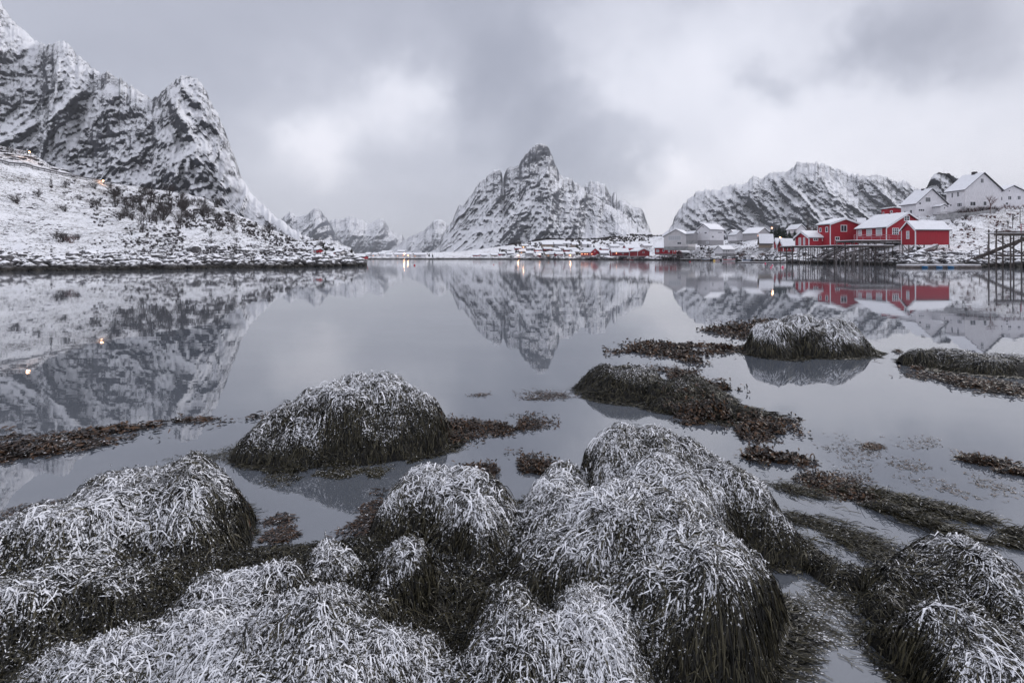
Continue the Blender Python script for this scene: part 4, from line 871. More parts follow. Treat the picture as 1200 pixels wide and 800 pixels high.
FARH = [ # x0, x1, base, eave, ridge, colour, snow, label, lit
 (609, 616, 297, 294.8, 293, 'tan', 'brown hut with an orange lit window on the far shore', 1), (617, 625, 300.5, 297, 295, 'grey', 'grey hut at the water just right of the brown lit hut', 0),
 (626, 634, 301.5, 299.3, 297.8, 'red2', 'low dark red boathouse at the water below the grey row', 1), (636, 648, 290.5, 286.5, 284.3, 'tan', 'long brown building high on the far slope with a snow-covered roof', 0),
 (638, 647, 293.8, 291.9, 290.4, 'red', 'narrow red house below the long brown building', 0), (650, 659, 290, 286.3, 284, 'grey', 'grey house on the far slope right of the long brown building', 0),
 (660, 669, 289, 285.4, 283.4, 'offw', 'cream house on the upper far slope', 0), (671, 678, 290.5, 286.8, 284.6, 'tan', 'brown house at the right end of the upper far row', 0),
 (683, 693, 290, 286.5, 283.8, 'offw', 'cream house above the red one with lit windows', 0), (640, 649, 300.8, 298.2, 296.4, 'tan', 'brown waterside hut with a warm light beside the low dark red one', 1),
 (652, 660, 300.5, 298, 296.3, 'red2', 'dark red waterside hut in the middle of the far shore', 0), (664, 674, 300.6, 298, 296.2, 'offw', 'cream waterside hut with one lit window', 1),
 (595, 602, 299, 297, 295.4, 'grey', 'small grey hut at the left end of the far shore village', 0), (554, 561, 300.6, 299.1, 297.9, 'red2', 'tiny dark hut alone under the big peak', 0),
 (564, 571, 300.8, 299.2, 298, 'grey', 'tiny grey hut alone under the big peak', 0), (704, 713, 300.2, 297, 294.4, 'grey', 'grey snow-roofed net shed next to the red house with lit windows', 0),
 (800, 808, 299.5, 296.5, 294.6, 'grey', 'grey shed half buried in snow near the shore below the pale hall', 0),
 (462, 482, 301.6, 298.4, 296.8, 'offw', 'wide low building with bright lamps at the head of the bay', 2), (484, 492, 301.4, 298.8, 297, 'offw', 'white house right of the wide lit building', 1),
 (493, 499, 301.4, 298.6, 297, 'white', 'white house at the right end of the row at the head of the bay', 0), (452, 459, 301.2, 298.6, 297, 'white', 'white house left of the wide lit building', 0),
 (443, 450, 300.6, 297.8, 296, 'white', 'white two-storey house at the head of the bay', 0), (436, 441, 300.8, 298.5, 296.8, 'offw', 'cream house near the tip of the left headland', 1),
 (428, 433, 300.8, 298.2, 296.4, 'white', 'white house just right of the left headland tip', 1), (447, 458, 297.8, 295.6, 294.2, 'white', 'white house set higher behind the row at the head of the bay', 0),
 (618, 626, 293.6, 291.4, 290, 'grey', 'grey house half way up the far slope above the lit brown hut', 0), (628, 635, 295.4, 293, 291.6, 'red', 'small red house in the middle of the far slope', 1), (650, 657, 296.2, 293.8, 292.2, 'white', 'small white house in the middle of the far slope', 0),
 (662, 670, 295.4, 293, 291.3, 'red2', 'dark red house in the middle of the far slope', 0), (672, 679, 297.6, 295.2, 293.6, 'tan', 'brown house just left of the red one with lit windows', 1), (604, 611, 293.2, 291, 289.8, 'red2', 'dark red house at the upper left of the far village', 0),
 (716, 726, 291.5, 288.8, 287, 'white', 'white house behind the long low red boathouse', 0), (755, 764, 291, 288.4, 286.4, 'offw', 'cream house above the red gabled boathouse', 0), (576, 583, 300.8, 299, 297.6, 'tan', 'tiny brown hut on the bare shore under the big peak', 0),
 (585, 592, 299.5, 297.6, 296.2, 'red', 'tiny red house at the left outskirts of the far village', 0),
 (612, 619, 290.5, 288, 286.6, 'tan', 'ochre house standing highest at the left of the far village', 0), (629, 636, 299, 296.8, 295.4, 'tan', 'ochre house behind the low dark red waterside boathouse', 1), (644, 651, 299.2, 297, 295.6, 'offw', 'cream house just behind the brown waterside hut', 0),
 (656, 663, 293.4, 291.2, 289.8, 'tan', 'ochre house in the upper middle of the far village', 0), (668, 676, 295, 292.6, 291, 'offw', 'cream house left of the brown one near the red house', 1), (706, 713, 294.2, 292, 290.4, 'red2', 'dark red house above the grey net shed', 0),
 (741, 748, 288.6, 286.4, 284.8, 'tan', 'ochre house set high behind the red gabled boathouse', 0), (724, 731, 287.6, 285.4, 284, 'white', 'white house set highest behind the far quay', 0),
 (466, 474, 296.8, 294.8, 293.4, 'grey', 'grey house set higher behind the wide lit building', 0)]
for (x0, x1, ba, ev, rd_, wl, label, lit) in FARH:
    Yh = RAT((x0 + x1) / 2, ba)[1]; wins = []
    n = 3 if lit == 2 else 2
    for j in range(n):
        xx = x0 + (x1 - x0) * (j + .6) / (n + .1)
        wins.append(('R', xx, (ba + ev) / 2, .9, .9, 1, 1, 'lit' if (lit == 2 or (lit == 1 and j == 0)) else 'glass', wl if lit == 1 else 'trim'))
    house(label, x0 - 1, x0, x1, Yh, 6 if x0 > 560 else -6, ba, ev, rd_, 'L', wl, cat='house', down=1, over=.4, snow=.5, corner=False, L=7, wins=wins)
for (x0, x1, ba, ev, rd_, wl, label) in ((367.5, 371.5, 296, 293.6, 292.4, 'red', 'upper of the two tiny red cabins near the left headland tip'), (383, 388.5, 300.2, 298.4, 296.2, 'red', 'lower tiny red cabin beside dark bushes near the left headland tip'),
      (391, 399, 299, 296, 294, 'offw', 'small cream cabin on the left headland'), (418.5, 427, 303.4, 301.4, 300, 'red', 'red boathouse roof peeping out behind the left headland tip')):
    Yh = LAT((x0 + x1) / 2, ba)[1] if x0 < 410 else 130
    house(label, x0 - .5, x0, x1, Yh, -8, ba, ev, rd_, 'L', wl, cat='cabin', down=.6, over=.12, snow=.12, corner=False, L=2.2, wins=(('R', (x0 + x1) / 2, (ba + ev) / 2, 1, 1),))

# ------------------------------------------------------------------ quays, pilings, docks
def deck(label, x0, x1, py, Y0, depth, gx, water_py=None, rail=False, name='quay', cat='quay', postw=.16, th=.22, slope=0, rows=(0, .5, 1), seed=1, brace=True, snow=True):
    r = random.Random(seed); A = P(x0, py, Y0); B = P(x1, py + slope, Y0)
    e = empty(name, (A[0], A[1], 0), 0, label=label, cat=cat)
    Ln = B[0] - A[0]; za, zb = A[2], B[2]
    nb_ = max(2, int(Ln / .9))
    MB().bar((0, .1, za - th / 2 - .08), (Ln, .1, zb - th / 2 - .08), .16, .2).build('beam', M['wood'], e)
    MB().bar((0, depth - .1, za - th / 2 - .08), (Ln, depth - .1, zb - th / 2 - .08), .16, .2).build('beam', M['wood'], e)
    for i in range(nb_):
        a, b = Ln * i / nb_ + .02, Ln * (i + 1) / nb_ - .02; z = za + (zb - za) * (i + .5) / nb_ + r.uniform(-.015, .015)
        MB().box(a, b, -.1, depth, z - .1, z).build('plank', M['woodl'], e)
    if snow: MB().box(.05, Ln - .05, -.06, depth - .05, min(za, zb) + .018, max(za, zb) + .1).build('snow_cover', M['snow'], e)
    for rr in rows:
        x = .1
        while x < Ln:
            lean = r.uniform(-.08, .08)
            MB().tube((x + lean, .15 + rr * (depth - .4), -.8), (x, .15 + rr * (depth - .4), za - .2), postw * r.uniform(.3, .5), n=6).build('post', M['woodl'] if r.random() < .6 else M['wood'], e)
            if brace and rr == 0 and r.random() < .35: MB().bar((x, .0, za - .4), (x + gx * r.choice((-1, 1)), .0, .9), .08, .1).build('brace', M['woodl'], e)
            x += gx * r.uniform(.8, 1.2)
    if rail:
        for h_ in (.55, 1.0): MB().bar((0, 0, za + h_), (Ln, 0, zb + h_), .05, .09).build('rail', M['redrail'], e)
        x = 0
        while x < Ln: MB().bar((x, 0, za), (x, 0, za + 1.03), .07, .07).build('rail_post', M['redrail'], e); x += 1.6
    return e
M['redrail'] = simple('faded_pink_paint', (.42, .20, .23), .7, .2, 3)
deck('dark piling quay carrying the low red boathouse', 929, 981, 288.3, 121, 6, 1.25, rows=(0, .5, 1), seed=3)
deck('timber deck with a red railing in front of the two-storey red house', 978, 1008, 287.6, 113, 5, 1.3, rail=True, seed=4, rows=(0, .6))
deck('raised timber deck with a railing along the long red cabin', 1001, 1056, 281.6, 104, 6, 1.5, rail=True, seed=5, rows=(0, .5, 1))
deck('lower timber landing beneath the long red cabin', 1003, 1048, 287.5, 101, 2.5, 1.1, seed=6, rows=(0, 1), snow=True)
deck('snow-covered floating dock running out from the piling quay', 868, 986, 307.2, 143, 2.2, 3.5, seed=7, rows=(0,), brace=False, name='jetty', cat='jetty')
deck('grey board quay under the red two-storey house', 776, 797, 298.6, 262, 5, 1.2, seed=8, rows=(0, 1))
deck('dark boathouse landing below the red gabled boathouse', 745, 762, 300.6, 280, 4, 1.6, seed=9, rows=(0, 1))
deck('dark quay below the red house with lit windows', 679, 708, 300.8, 318, 4, 2.0, seed=10, rows=(0, 1))
deck('long dark landing at the far shore below the grey huts', 606, 640, 302.2, 345, 4, 2.5, seed=11, rows=(0,))
deck('low snowy landing stage left of the small boats', 800, 836, 303.4, 232, 3, 2.0, seed=12, rows=(0,))
# ramps with snow on them
def ramp(label, p0, p1, wd=1.0, rail=False):
    a, b = Vector(P(*p0)), Vector(P(*p1)); e = empty('ramp', a, 0, label=label, cat='ramp'); b = b - a; o_ = Vector((0, 0, 0)); dv = Vector((-b.y, b.x, 0)).normalized() * wd
    MB().bar(o_, b, .1, .22).build('beam', M['woodl'], e); MB().bar(o_ + dv, b + dv, .1, .22).build('beam', M['woodl'], e)
    n = max(4, int(b.length / .45))
    for i in range(n):
        c = b * ((i + .5) / n) + Vector((0, 0, .14)); MB().bar(c - dv * .05, c + dv * 1.05, b.length / n * .72, .05).build('plank', M['woodl'], e)
    MB().bar(Vector((0, 0, .2)) + dv * .5, b + Vector((0, 0, .2)) + dv * .5, wd * .8, .06).build('snow_cover', M['snow'], e)
    if rail:
        MB().bar((0, 0, 1.0), b + Vector((0, 0, 1.0)), .07, .08).build('rail', M['wood'], e)
        for i in range(6): c = b * (i / 5); MB().bar(c, c + Vector((0, 0, 1.0)), .07, .07).build('rail_post', M['wood'], e)
    return e
ramp('snowy plank ramp slanting down from the red deck to the dock', (958, 304.5, 120), (993, 288, 112), 1.2)
ramp('second snowy ramp lying just behind the first, closer to the pilings', (957, 300, 124), (980, 290, 118), 1.0)
ramp('snow-covered plank slipway below the long red cabin', (994, 296.5, 104), (1036, 287.5, 103), 1.0)
ramp('plank slipway lying on the rocks below the plain red boathouse', (1078, 296, 97), (1100, 287.5, 99), .9)
# stilts of the plain boathouse
e = empty('trestle', P(1057, 287, 99.6), 0, label='white-painted stilts with crossed braces under the plain red boathouse', cat='trestle')
B0 = Vector(P(1057, 287, 99.6))
def bp(nm, p, q, s_=.14, m='woodl'): MB().bar(Vector(P(*p)) - B0, Vector(P(*q)) - B0, s_, s_).build(nm, M[m], e)
for x in (1057.5, 1065, 1083, 1098, 1112): bp('post', (x, 286.5, 100.3), (x, 297.5, 100.3), .16)
bp('post', (1072.8, 286.5, 99.6), (1072.8, 295.5, 99.6), .22, 'trim')
for a, b in ((1058, 1065), (1072, 1065), (1076, 1084), (1092, 1084)): bp('brace', (a, 286.8, 99.9), (b, 295, 99.9), .1)
# near floating dock at the right
a = P(1062, 312, 75); e = empty('floating_dock', (a[0], a[1], 0), R(0), label='low snow-covered floating dock with three blue floats at its edge', cat='dock')
for i in range(10): MB().box(i * 1.0 + .02, i * 1.0 + .98, 0, 2.0, .12, .34).build('plank', M['woodl'], e)
MB().box(.05, 9.9, .08, 1.95, .345, .46).build('snow_cover', M['snow'], e); MB().box(0, 10, .05, 1.9, -.2, .115).build('pontoon', M['wood'], e)
for lx, lb in ((1084, 'leftmost of the three blue floats tied to the near floating dock'), (1101, 'middle one of the three blue floats tied to the near floating dock'), (1114.5, 'rightmost of the three blue floats tied to the near floating dock')):
    c = P(lx, 312.6, 74.6); mb = MB(); n = 8; rings = []
    for j, (t, r_) in enumerate(((-.42, .04), (-.38, .10), (-.2, .15), (.2, .15), (.38, .10), (.42, .04))):
        rings += [(t, r_ * math.cos(2 * math.pi * i / n), r_ * math.sin(2 * math.pi * i / n)) for i in range(n)]
    fs = [(j * n + i, (j + 1) * n + i, (j + 1) * n + (i + 1) % n, j * n + (i + 1) % n) for j in range(5) for i in range(n)] + [tuple(range(n)), tuple(range(5 * n, 6 * n))[::-1]]
    mb.add(rings, fs); o = mb.build('dock_float', M['bluep'], None, True); o.location = (c[0], c[1], .12); tag(o, lb, 'float')
# ------------------------------------------------------------------ pier at the right edge
YP = 76
e = empty('pier', (0, 0, 0), 0, label='tall dark timber pier with crossed braces at the right edge', cat='pier')
def pb(nm, p, q, wd=.2, m='wood'): MB().bar(Vector(P(*p)), Vector(P(*q)), wd, wd).build(nm, M[m], e)
for x, tp in ((1167.6, 268.5), (1184.3, 276), (1197.2, 276), (1212, 276), (1230, 276)):
    for yy in (YP, YP + 1.2): MB().tube((P(x, 300, YP)[0], yy, -1.2), (P(x, 300, YP)[0], yy, P(x, tp, YP)[2]), .10, .085, 7).build('post', M['wood'], e)
for yy in (YP - .15, YP + 1.35):
    pb('beam', (1165.5, 275.3, yy), (1240, 275.3, yy), .26); pb('beam', (1168, 299.6, yy), (1240, 300.2, yy), .22)
pb('rail', (1165.5, 271.6, YP - .12), (1240, 271.0, YP - .12), .14)
a = Vector(P(1165.8, 274, YP))
for i in range(18): MB().box(a.x + i * .5, a.x + i * .5 + .46, YP - .1, YP + 1.4, a.z, a.z + .09).build('plank', M['woodl'], e)
MB().box(a.x + .1, a.x + 8.9, YP, YP + 1.3, a.z + .093, a.z + .18).build('snow_cover', M['snow'], e)
pb('brace', (1169, 281.5, YP), (1197, 296.5, YP), .12); pb('brace', (1184, 291, YP - .03), (1200, 280.5, YP - .03), .12); pb('brace', (1212, 281, YP - .03), (1198, 297, YP - .03), .12)
pb('ladder_rail', (1196.6, 262, YP), (1196.6, 275, YP), .09, 'redrail'); pb('ladder_rail', (1201, 262, YP), (1201, 275, YP), .09, 'redrail')
for i in range(5): pb('rung', (1196.6, 263.5 + i * 2.4, YP), (1201, 263.5 + i * 2.4, YP), .06, 'redrail')
g0, g1 = P(1128, 308.5, 86), P(1205, 277.5, 80); g0, g1 = Vector(g0), Vector(g1)
e = empty('gangway', g0, 0, label='long sloping gangway leading up from the floating dock to the tall pier', cat='gangway'); gd = g1 - g0; sd_ = Vector((-gd.y, gd.x, 0)).normalized() * 1.2
for o_ in (Vector((0, 0, 0)), sd_): MB().bar(o_, gd + o_, .12, .34).build('beam', M['wood'], e)
for i in range(26): c = gd * ((i + .5) / 26) + Vector((0, 0, .2)); MB().bar(c - sd_ * .02, c + sd_ * 1.02, .3, .05).build('plank', M['woodl'], e)
MB().bar(Vector((0, 0, 1.15)), gd * .62 + Vector((0, 0, 1.35)), .08, .08).build('rail', M['woodl'], e)
for i in range(5): c = gd * (i / 8 + .02); MB().bar(c, c + Vector((0, 0, 1.2)), .07, .07).build('rail_post', M['woodl'] if i else M['trim'], e)
# ------------------------------------------------------------------ boats
def boat(label, px, wpx, Y, hull, stripe, cabin=True, rz=0, name='boat', cat='boat', mast=False):
    Lb = wpx * Y / F; Wb = Lb * .30; H = Lb * .16; e = empty(name, ((px - 600) * Y / F, Y, 0), R(rz), label=label, cat=cat)
    st = [(-.5, .70, .95, .1), (-.25, .95, .9, 0), (.1, 1.0, .95, 0), (.32, .75, 1.08, .02), (.5, .04, 1.28, .35)]; vs = []
    for t, w_, h_, k_ in st:
        for a, z in ((-1, h_), (-.75, .15 + k_), (0, -.25 + k_), (.75, .15 + k_), (1, h_)): vs.append((t * Lb, a * w_ * Wb / 2, z * H))
    fs = [(i * 5 + j, i * 5 + j + 1, (i + 1) * 5 + j + 1, (i + 1) * 5 + j) for i in range(4) for j in range(4)] + [(4, 3, 2, 1, 0), (20, 21, 22, 23, 24)] + [(i * 5 + 4, i * 5, (i + 1) * 5, (i + 1) * 5 + 4) for i in range(4)]
    MB().add(vs, fs).build('hull', M[hull], e)
    mb = MB()
    for sg in (-1, 1):
        for i in range(4):
            a, b = st[i], st[i + 1]; mb.bar((a[0] * Lb, sg * (a[1] * Wb / 2 + .02), a[2] * H - H * .15), (b[0] * Lb, sg * (b[1] * Wb / 2 + .02), b[2] * H - H * .15), .06, H * .28)
    mb.build('rubbing_strake', M[stripe], e)
    if cabin:
        c = MB(); c.box(-.12 * Lb, .14 * Lb, -.3 * Wb, .3 * Wb, H * .9, H * 1.95); cb = c.build('wheelhouse', M['white'], e)
        MB().box(-.09 * Lb, .11 * Lb, -.305 * Wb, .305 * Wb, H * 1.45, H * 1.75).build('window', M['glass'], cb)
        MB().box(-.14 * Lb, .16 * Lb, -.33 * Wb, .33 * Wb, H * 1.955, H * 2.15).build('snow_cover', M['snow'], cb)
    else: MB().box(-.42 * Lb, .25 * Lb, -.36 * Wb, .36 * Wb, H * .92, H * 1.2).build('snow_cover', M['snow'], e)
    if mast: MB().tube((-.16 * Lb, 0, H), (-.16 * Lb, 0, H * 5), .06, .03).build('mast', M['metal'], e)
    return e
boat('white motorboat with a blue stripe moored at the snowy jetty, left one', 877, 15, 186, 'trim', 'bluep', rz=4)
boat('pale boat with a blue stripe moored at the snowy jetty, right one', 892, 12, 180, 'trim', 'bluep', cabin=False, rz=-3)
boat('white fishing boat with a red hull line beside the low white boathouse', 854, 15, 205, 'white', 'redp', rz=2, mast=True)
boat('small boat with a blue gunwale and a brown deckhouse left of the white one', 827, 10, 226, 'tan', 'bluep', rz=0)
boat('low white skiff between the brown and the white boats', 840.5, 7, 215, 'trim', 'redp', cabin=False, rz=10)
boat('orange-red open boat at the foot of the far red boathouse', 741, 7, 292, 'redp', 'woodl', cabin=False, rz=0)
boat('small dark boat at the landing left of the grey board quay', 733, 6, 296, 'wood', 'redp', cabin=False, rz=0)
# buoys
def ball(label, px, py, r, m):
    import bmesh
    Y = YW(py + 1.0); bm = bmesh.new(); bmesh.ops.create_uvsphere(bm, u_segments=12, v_segments=8, radius=r)
    bmesh.ops.create_cone(bm, segments=8, radius1=r * .25, radius2=r * .15, depth=r * .6, matrix=__import__('mathutils').Matrix.Translation((0, 0, r * 1.1)))
    me = bpy.data.meshes.new('buoy'); bm.to_mesh(me); bm.free(); me.polygons.foreach_set('use_smooth', [True] * len(me.polygons))
    o = link('buoy', me, M[m]); o.location = ((px - 600) * Y / F, Y, r * .35); tag(o, label, 'buoy')
ball('round pink buoy, largest of those off the jetty', 917.2, 312.6, .17, 'pink'); ball('pale pink buoy just left of the largest pink one', 903.5, 312.8, .12, 'pink')
ball('small pink buoy behind the pale pink one', 905, 310.2, .12, 'pink'); ball('faint pink buoy beside the jetty end', 897, 308, .16, 'pink')
ball('red buoy close to the jetty boats', 887, 306.4, .15, 'redp'); ball('tiny red buoy off the snowy landing stage', 808.6, 306.1, .2, 'redp')
ball('yellow buoy in front of the low white boathouse', 837, 305.3, .42, 'yel'); ball('red buoy floating in open water below the lit building', 485.8, 310.2, .16, 'redp')
ball('small red buoy in open water under the big peak', 578.5, 309.2, .10, 'redp')
# ------------------------------------------------------------------ trees and shrubs
def twig_mesh(name, seed, h=2.0, stems=7, depth=3, spread=.5, r0=.03, up=.5, m='bark'):
    r = random.Random(seed); mb = MB()
    def br(p, d, L, rad, dp):
        q = p + d * L; mb.tube(p, q, rad, rad * .6, 3)
        if dp <= 0: return
        for _ in range(r.choice((2, 3, 3))):
            n = (d + Vector((r.gauss(0, spread), r.gauss(0, spread), r.gauss(up * .3, spread * .6)))).normalized(); br(p + d * L * r.uniform(.5, 1), n, L * r.uniform(.55, .8), rad * .6, dp - 1)
    for _ in range(stems): br(Vector((r.gauss(0, .12), r.gauss(0, .12), -.1)), Vector((r.gauss(0, .4), r.gauss(0, .4), 1)).normalized(), h * r.uniform(.3, .45), r0, depth)
    me = bpy.data.meshes.new(name); me.from_pydata(mb.v, [], mb.f); me.materials.append(M[m]); return me
SHR = [twig_mesh('shrub', i, 2.2, 10, 3, .5, .042) for i in range(4)] + [twig_mesh('shrub', 9, 2.2, 10, 3, .5, .042, m='barkr')]
def shrub(label, x, py, hpx, at, i, group=None):
    p = at(x, py); o = link('bare_shrub', SHR[i % len(SHR)]); s_ = hpx * p[1] / F / 2.1; o.location = p; o.scale = (s_ * 1.15, s_ * 1.15, s_); o.rotation_euler = (0, 0, i * 2.1)
    return tag(o, label, 'shrub', group)
rs = random.Random(5)
for i in range(95):
    x = rs.gauss(195, 48); py = rs.gauss(250, 11) + (x - 190) * .14; py = max(py, float(np.interp(x, [c[0] for c in left_cols], [c[1][4][0] for c in left_cols])) + 3)
    shrub('leafless dark shrub in the thicket on the middle of the left hillside', x, py, rs.uniform(8, 19), LAT, rs.randrange(4), 'leafless shrubs on the left hillside')
for i in range(22):
    x = rs.uniform(268, 400); py = np.interp(x, [268, 400], [275, 296]) + rs.uniform(-8, 8)
    shrub('small leafless shrub on the lower slope towards the left headland tip', x, py, rs.uniform(4, 8), LAT, rs.randrange(4), 'small shrubs towards the headland tip')
for i in range(7): shrub('low dark shrub on the bank above the road at the upper left', 2 + i * 5.4 - (2 if i > 4 else 0), 178 + i * .6, 9 if i < 3 else 6.5, LAT, i, 'shrubs above the road at the upper left')
shrub('lone leafless shrub on the open snow below the left guard rail', 75, 219, 11, LAT, 1)
for i in range(7): shrub('dark leafless shrub in the cluster just above the left shoreline boulders', 66 + i * 4.2, 284 - rs.uniform(0, 4), rs.uniform(9, 17), LAT, i, 'shrub cluster above the left shoreline boulders')
for i in range(12): shrub('reddish leafless shrub growing along the terrace wall of the tall white house', 1124 + i * 4.2, 250.5 - i * .35, rs.uniform(6, 10), RAT, 4 if i % 2 else i, 'shrubs along the terrace wall')
for i in range(7): shrub('reddish garden shrub in front of the white house at the right edge', 1169 + i * 5.2, 245.5 - i * .3, rs.uniform(4, 7.5), RAT, 4, 'garden shrubs at the right edge')
for i in range(10): shrub('brown scrub on the rough slope right of the plain red boathouse', 1108 + rs.uniform(0, 30), 256 + rs.uniform(0, 14), rs.uniform(4, 8), RAT, i, 'scrub on the slope by the red boathouse')
def scrub(name, label, spots, m):
    V = []; Fc = []; nb = 0
    for (p, h) in spots:
        n = 16; a = rng.uniform(0, 6.28, n); lean = rng.uniform(.05, .75, n); L = h * rng.uniform(.45, 1.0, n); r0 = rng.uniform(0, .25, n) * h
        bx, by = p[0] + np.cos(a) * r0, p[1] + np.sin(a) * r0; tx, ty, tz = bx + np.cos(a) * L * lean, by + np.sin(a) * L * lean, p[2] + L
        wd = h * .035; bz = np.full(n, p[2] - .1)
        V.append(np.stack([np.stack([bx - wd, by, bz], 1), np.stack([bx + wd, by, bz], 1), np.stack([tx, ty, tz], 1), np.stack([(bx + tx) / 2 + np.sin(a) * h * .22, (by + ty) / 2 - np.cos(a) * h * .1, (bz + tz) / 2 + h * .25], 1), np.stack([(bx + tx) / 2 - wd, (by + ty) / 2, (bz + tz) / 2], 1)], 1).reshape(-1, 3))
        idx = nb + np.arange(n)[:, None] * 5; Fc.append(idx + np.array([[0, 1, 2]])); Fc.append(idx + np.array([[4, 0, 3]])); nb += n * 5
    return tag(link(name, fast_mesh(name, np.concatenate(V), np.concatenate(Fc), smooth=False), m), label, kind='stuff')
sp_ = []
for i in range(2600):
    x = rng.uniform(585, 775); py = rng.uniform(274, 300)
    if fbm(np.array(x / 14), np.array(py / 4), o=3, seed=21) < .02: continue
    p = RAT(x, py); sp_.append((p, p[1] / F * rng.uniform(1.2, 3.4)))
for i in range(900):
    x = rng.uniform(800, 1000); py = rng.uniform(278, 300)
    if fbm(np.array(x / 14), np.array(py / 4), o=3, seed=22) < .05: continue
    p = RAT(x, py); sp_.append((p, p[1] / F * rng.uniform(1.2, 3.4)))
scrub('scrub', 'dark leafless scrub scattered between the houses of the far village', sp_, M['bark'])
sp_ = []
for i in range(2600):
    x = rng.gauss(230, 85) if False else float(np.clip(rng.normal(235, 80), 60, 412)); y0 = up_y(left_cols, x); yc = float(np.interp(x, [c[0] for c in left_cols], [c[1][4][0] for c in left_cols]))
    t = rng.uniform(0, 1)
    if fbm(np.array(x / 40), np.array(t * 3), o=3, seed=23) < -.02: continue
    p = LAT(x, y0 - t * (y0 - yc) * .97); sp_.append((p, p[1] / F * rng.uniform(1.5, 4.5)))
scrub('scrub', 'thin leafless scrub and heather poking through the snow of the left hillside', sp_, M['bark'])
sp_ = []
for i in range(700):
    x = rng.uniform(1085, 1230); py = rng.uniform(250, 298)
    if fbm(np.array(x / 18), np.array(py / 6), o=3, seed=24) < .08: continue
    p = RAT(x, py); sp_.append((p, p[1] / F * rng.uniform(1.5, 4)))
scrub('scrub', 'reddish brown scrub scattered over the snow slope below the white houses', sp_, M['barkr'])
def bare_tree(label, x, py, hpx, at, seed, group=None, m='bark'):
    p = at(x, py); h = hpx * p[1] / F; e = empty('bare_tree', p, 0, label=label, cat='tree', group=group)
    MB().tube((0, 0, -.3), (.03 * h, 0, h * .45), .03 * h * .7, .02 * h * .7, 6).build('trunk', M[m], e)
    r = random.Random(seed); mb = MB()
    def br(p, d, L, rad, dp):
        q = p + d * L; mb.tube(p, q, rad, rad * .55, 3)
        if dp <= 0: return
        for _ in range(3):
            n = (d + Vector((r.gauss(0, .5), r.gauss(0, .5), r.gauss(.12, .3)))).normalized(); br(p + d * L * r.uniform(.5, 1), n, L * r.uniform(.6, .8), rad * .55, dp - 1)
    for _ in range(5): br(Vector((.03 * h * .8, 0, h * r.uniform(.25, .45))), Vector((r.gauss(0, .35), r.gauss(0, .35), 1)).normalized(), h * .2, .013 * h, 3)
    mb.build('crown', M[m], e)
bare_tree('slender leafless tree in front of the tall white house', 1160, 250, 26, RAT, 1, m='barkr')
bare_tree('leafless tree on the snow slope above the tall pier', 1186.5, 268, 21, RAT, 2)
bare_tree('small twisted tree left of the one above the pier', 1181, 267.5, 14, RAT, 3)
for i, x in enumerate((936, 940, 945, 949, 953, 957, 961)): bare_tree('leafless tree in the dark grove behind the red cabins', x, 276.5, 13 + (i * 7 % 5), RAT, 10 + i, 'leafless grove behind the red cabins', 'barkr' if i % 2 else 'bark')
def spruce(label, x, py, hpx, seed, group, at=RAT):
    r = random.Random(seed); p = at(x, py); h = hpx * p[1] / F; e = empty('spruce_tree', p, 0, label=label, cat='tree', group=group)
    MB().tube((0, 0, -.4), (0, 0, h * .96), h * .022, h * .005, 6).build('trunk', M['bark'], e)
    mb = MB(); n = 15
    for k_ in range(n):
        t = k_ / n; z = h * (.10 + .88 * t); rr = h * .30 * (1 - t)**.8 + h * .02
        m_ = 12 - int(5 * t)
        for j in range(m_):
            a = 2 * math.pi * (j + r.uniform(-.3, .3)) / m_ + k_; L = rr * r.uniform(.65, 1.2); wv_ = L * .30
            ca, sa = math.cos(a), math.sin(a); z1 = z - L * .42
            tip = (ca * L, sa * L, z1); b1 = (ca * L * .55 - sa * wv_, sa * L * .55 + ca * wv_, z - L * .30); b2 = (ca * L * .55 + sa * wv_, sa * L * .55 - ca * wv_, z - L * .30)
            md = (ca * L * .5, sa * L * .5, z - L * .08); lowr = (ca * L * .55, sa * L * .55, z - L * .5)
            mb.add([(0, 0, z + .02 * h), b1, tip, b2, md, lowr], [(0, 1, 4), (1, 2, 4), (2, 3, 4), (3, 0, 4), (0, 5, 1), (1, 5, 2), (2, 5, 3), (3, 5, 0)])
    mb.build('crown', M['needle'], e)
for i, (x, b_, h_) in enumerate(((904, 281, 14), (909, 282.5, 16), (913.5, 283, 20), (918, 283, 17), (922.5, 283, 21), (927, 282, 18), (931.5, 282, 14), (916, 284, 13), (925, 284, 14))):
    spruce('dark snow-flecked spruce in the stand behind the small red cabins', x, b_, h_, i, 'spruces behind the small red cabins')
for i, (x, b_, h_) in enumerate(((664, 289, 5), (676, 291, 6), (689, 291, 6), (696, 291, 5.5), (458, 299, 4), (480, 300, 5), (486, 300, 4.5), (503, 301, 4.5), (507, 301, 4), (605, 296, 6), (652, 296, 5))):
    spruce('small dark tree among the far shore houses', x, b_, h_, 30 + i, 'small trees among the far shore houses')
for i, (x, b_, h_) in enumerate(((379, 292, 6.5), (382, 292.5, 6), (391, 294, 6), (381, 300, 5.5), (404, 297, 4.5), (412, 298, 5))):
    spruce('small dark tree beside the tiny red cabins on the left headland', x, b_, h_, 60 + i, 'small trees on the left headland', LAT)
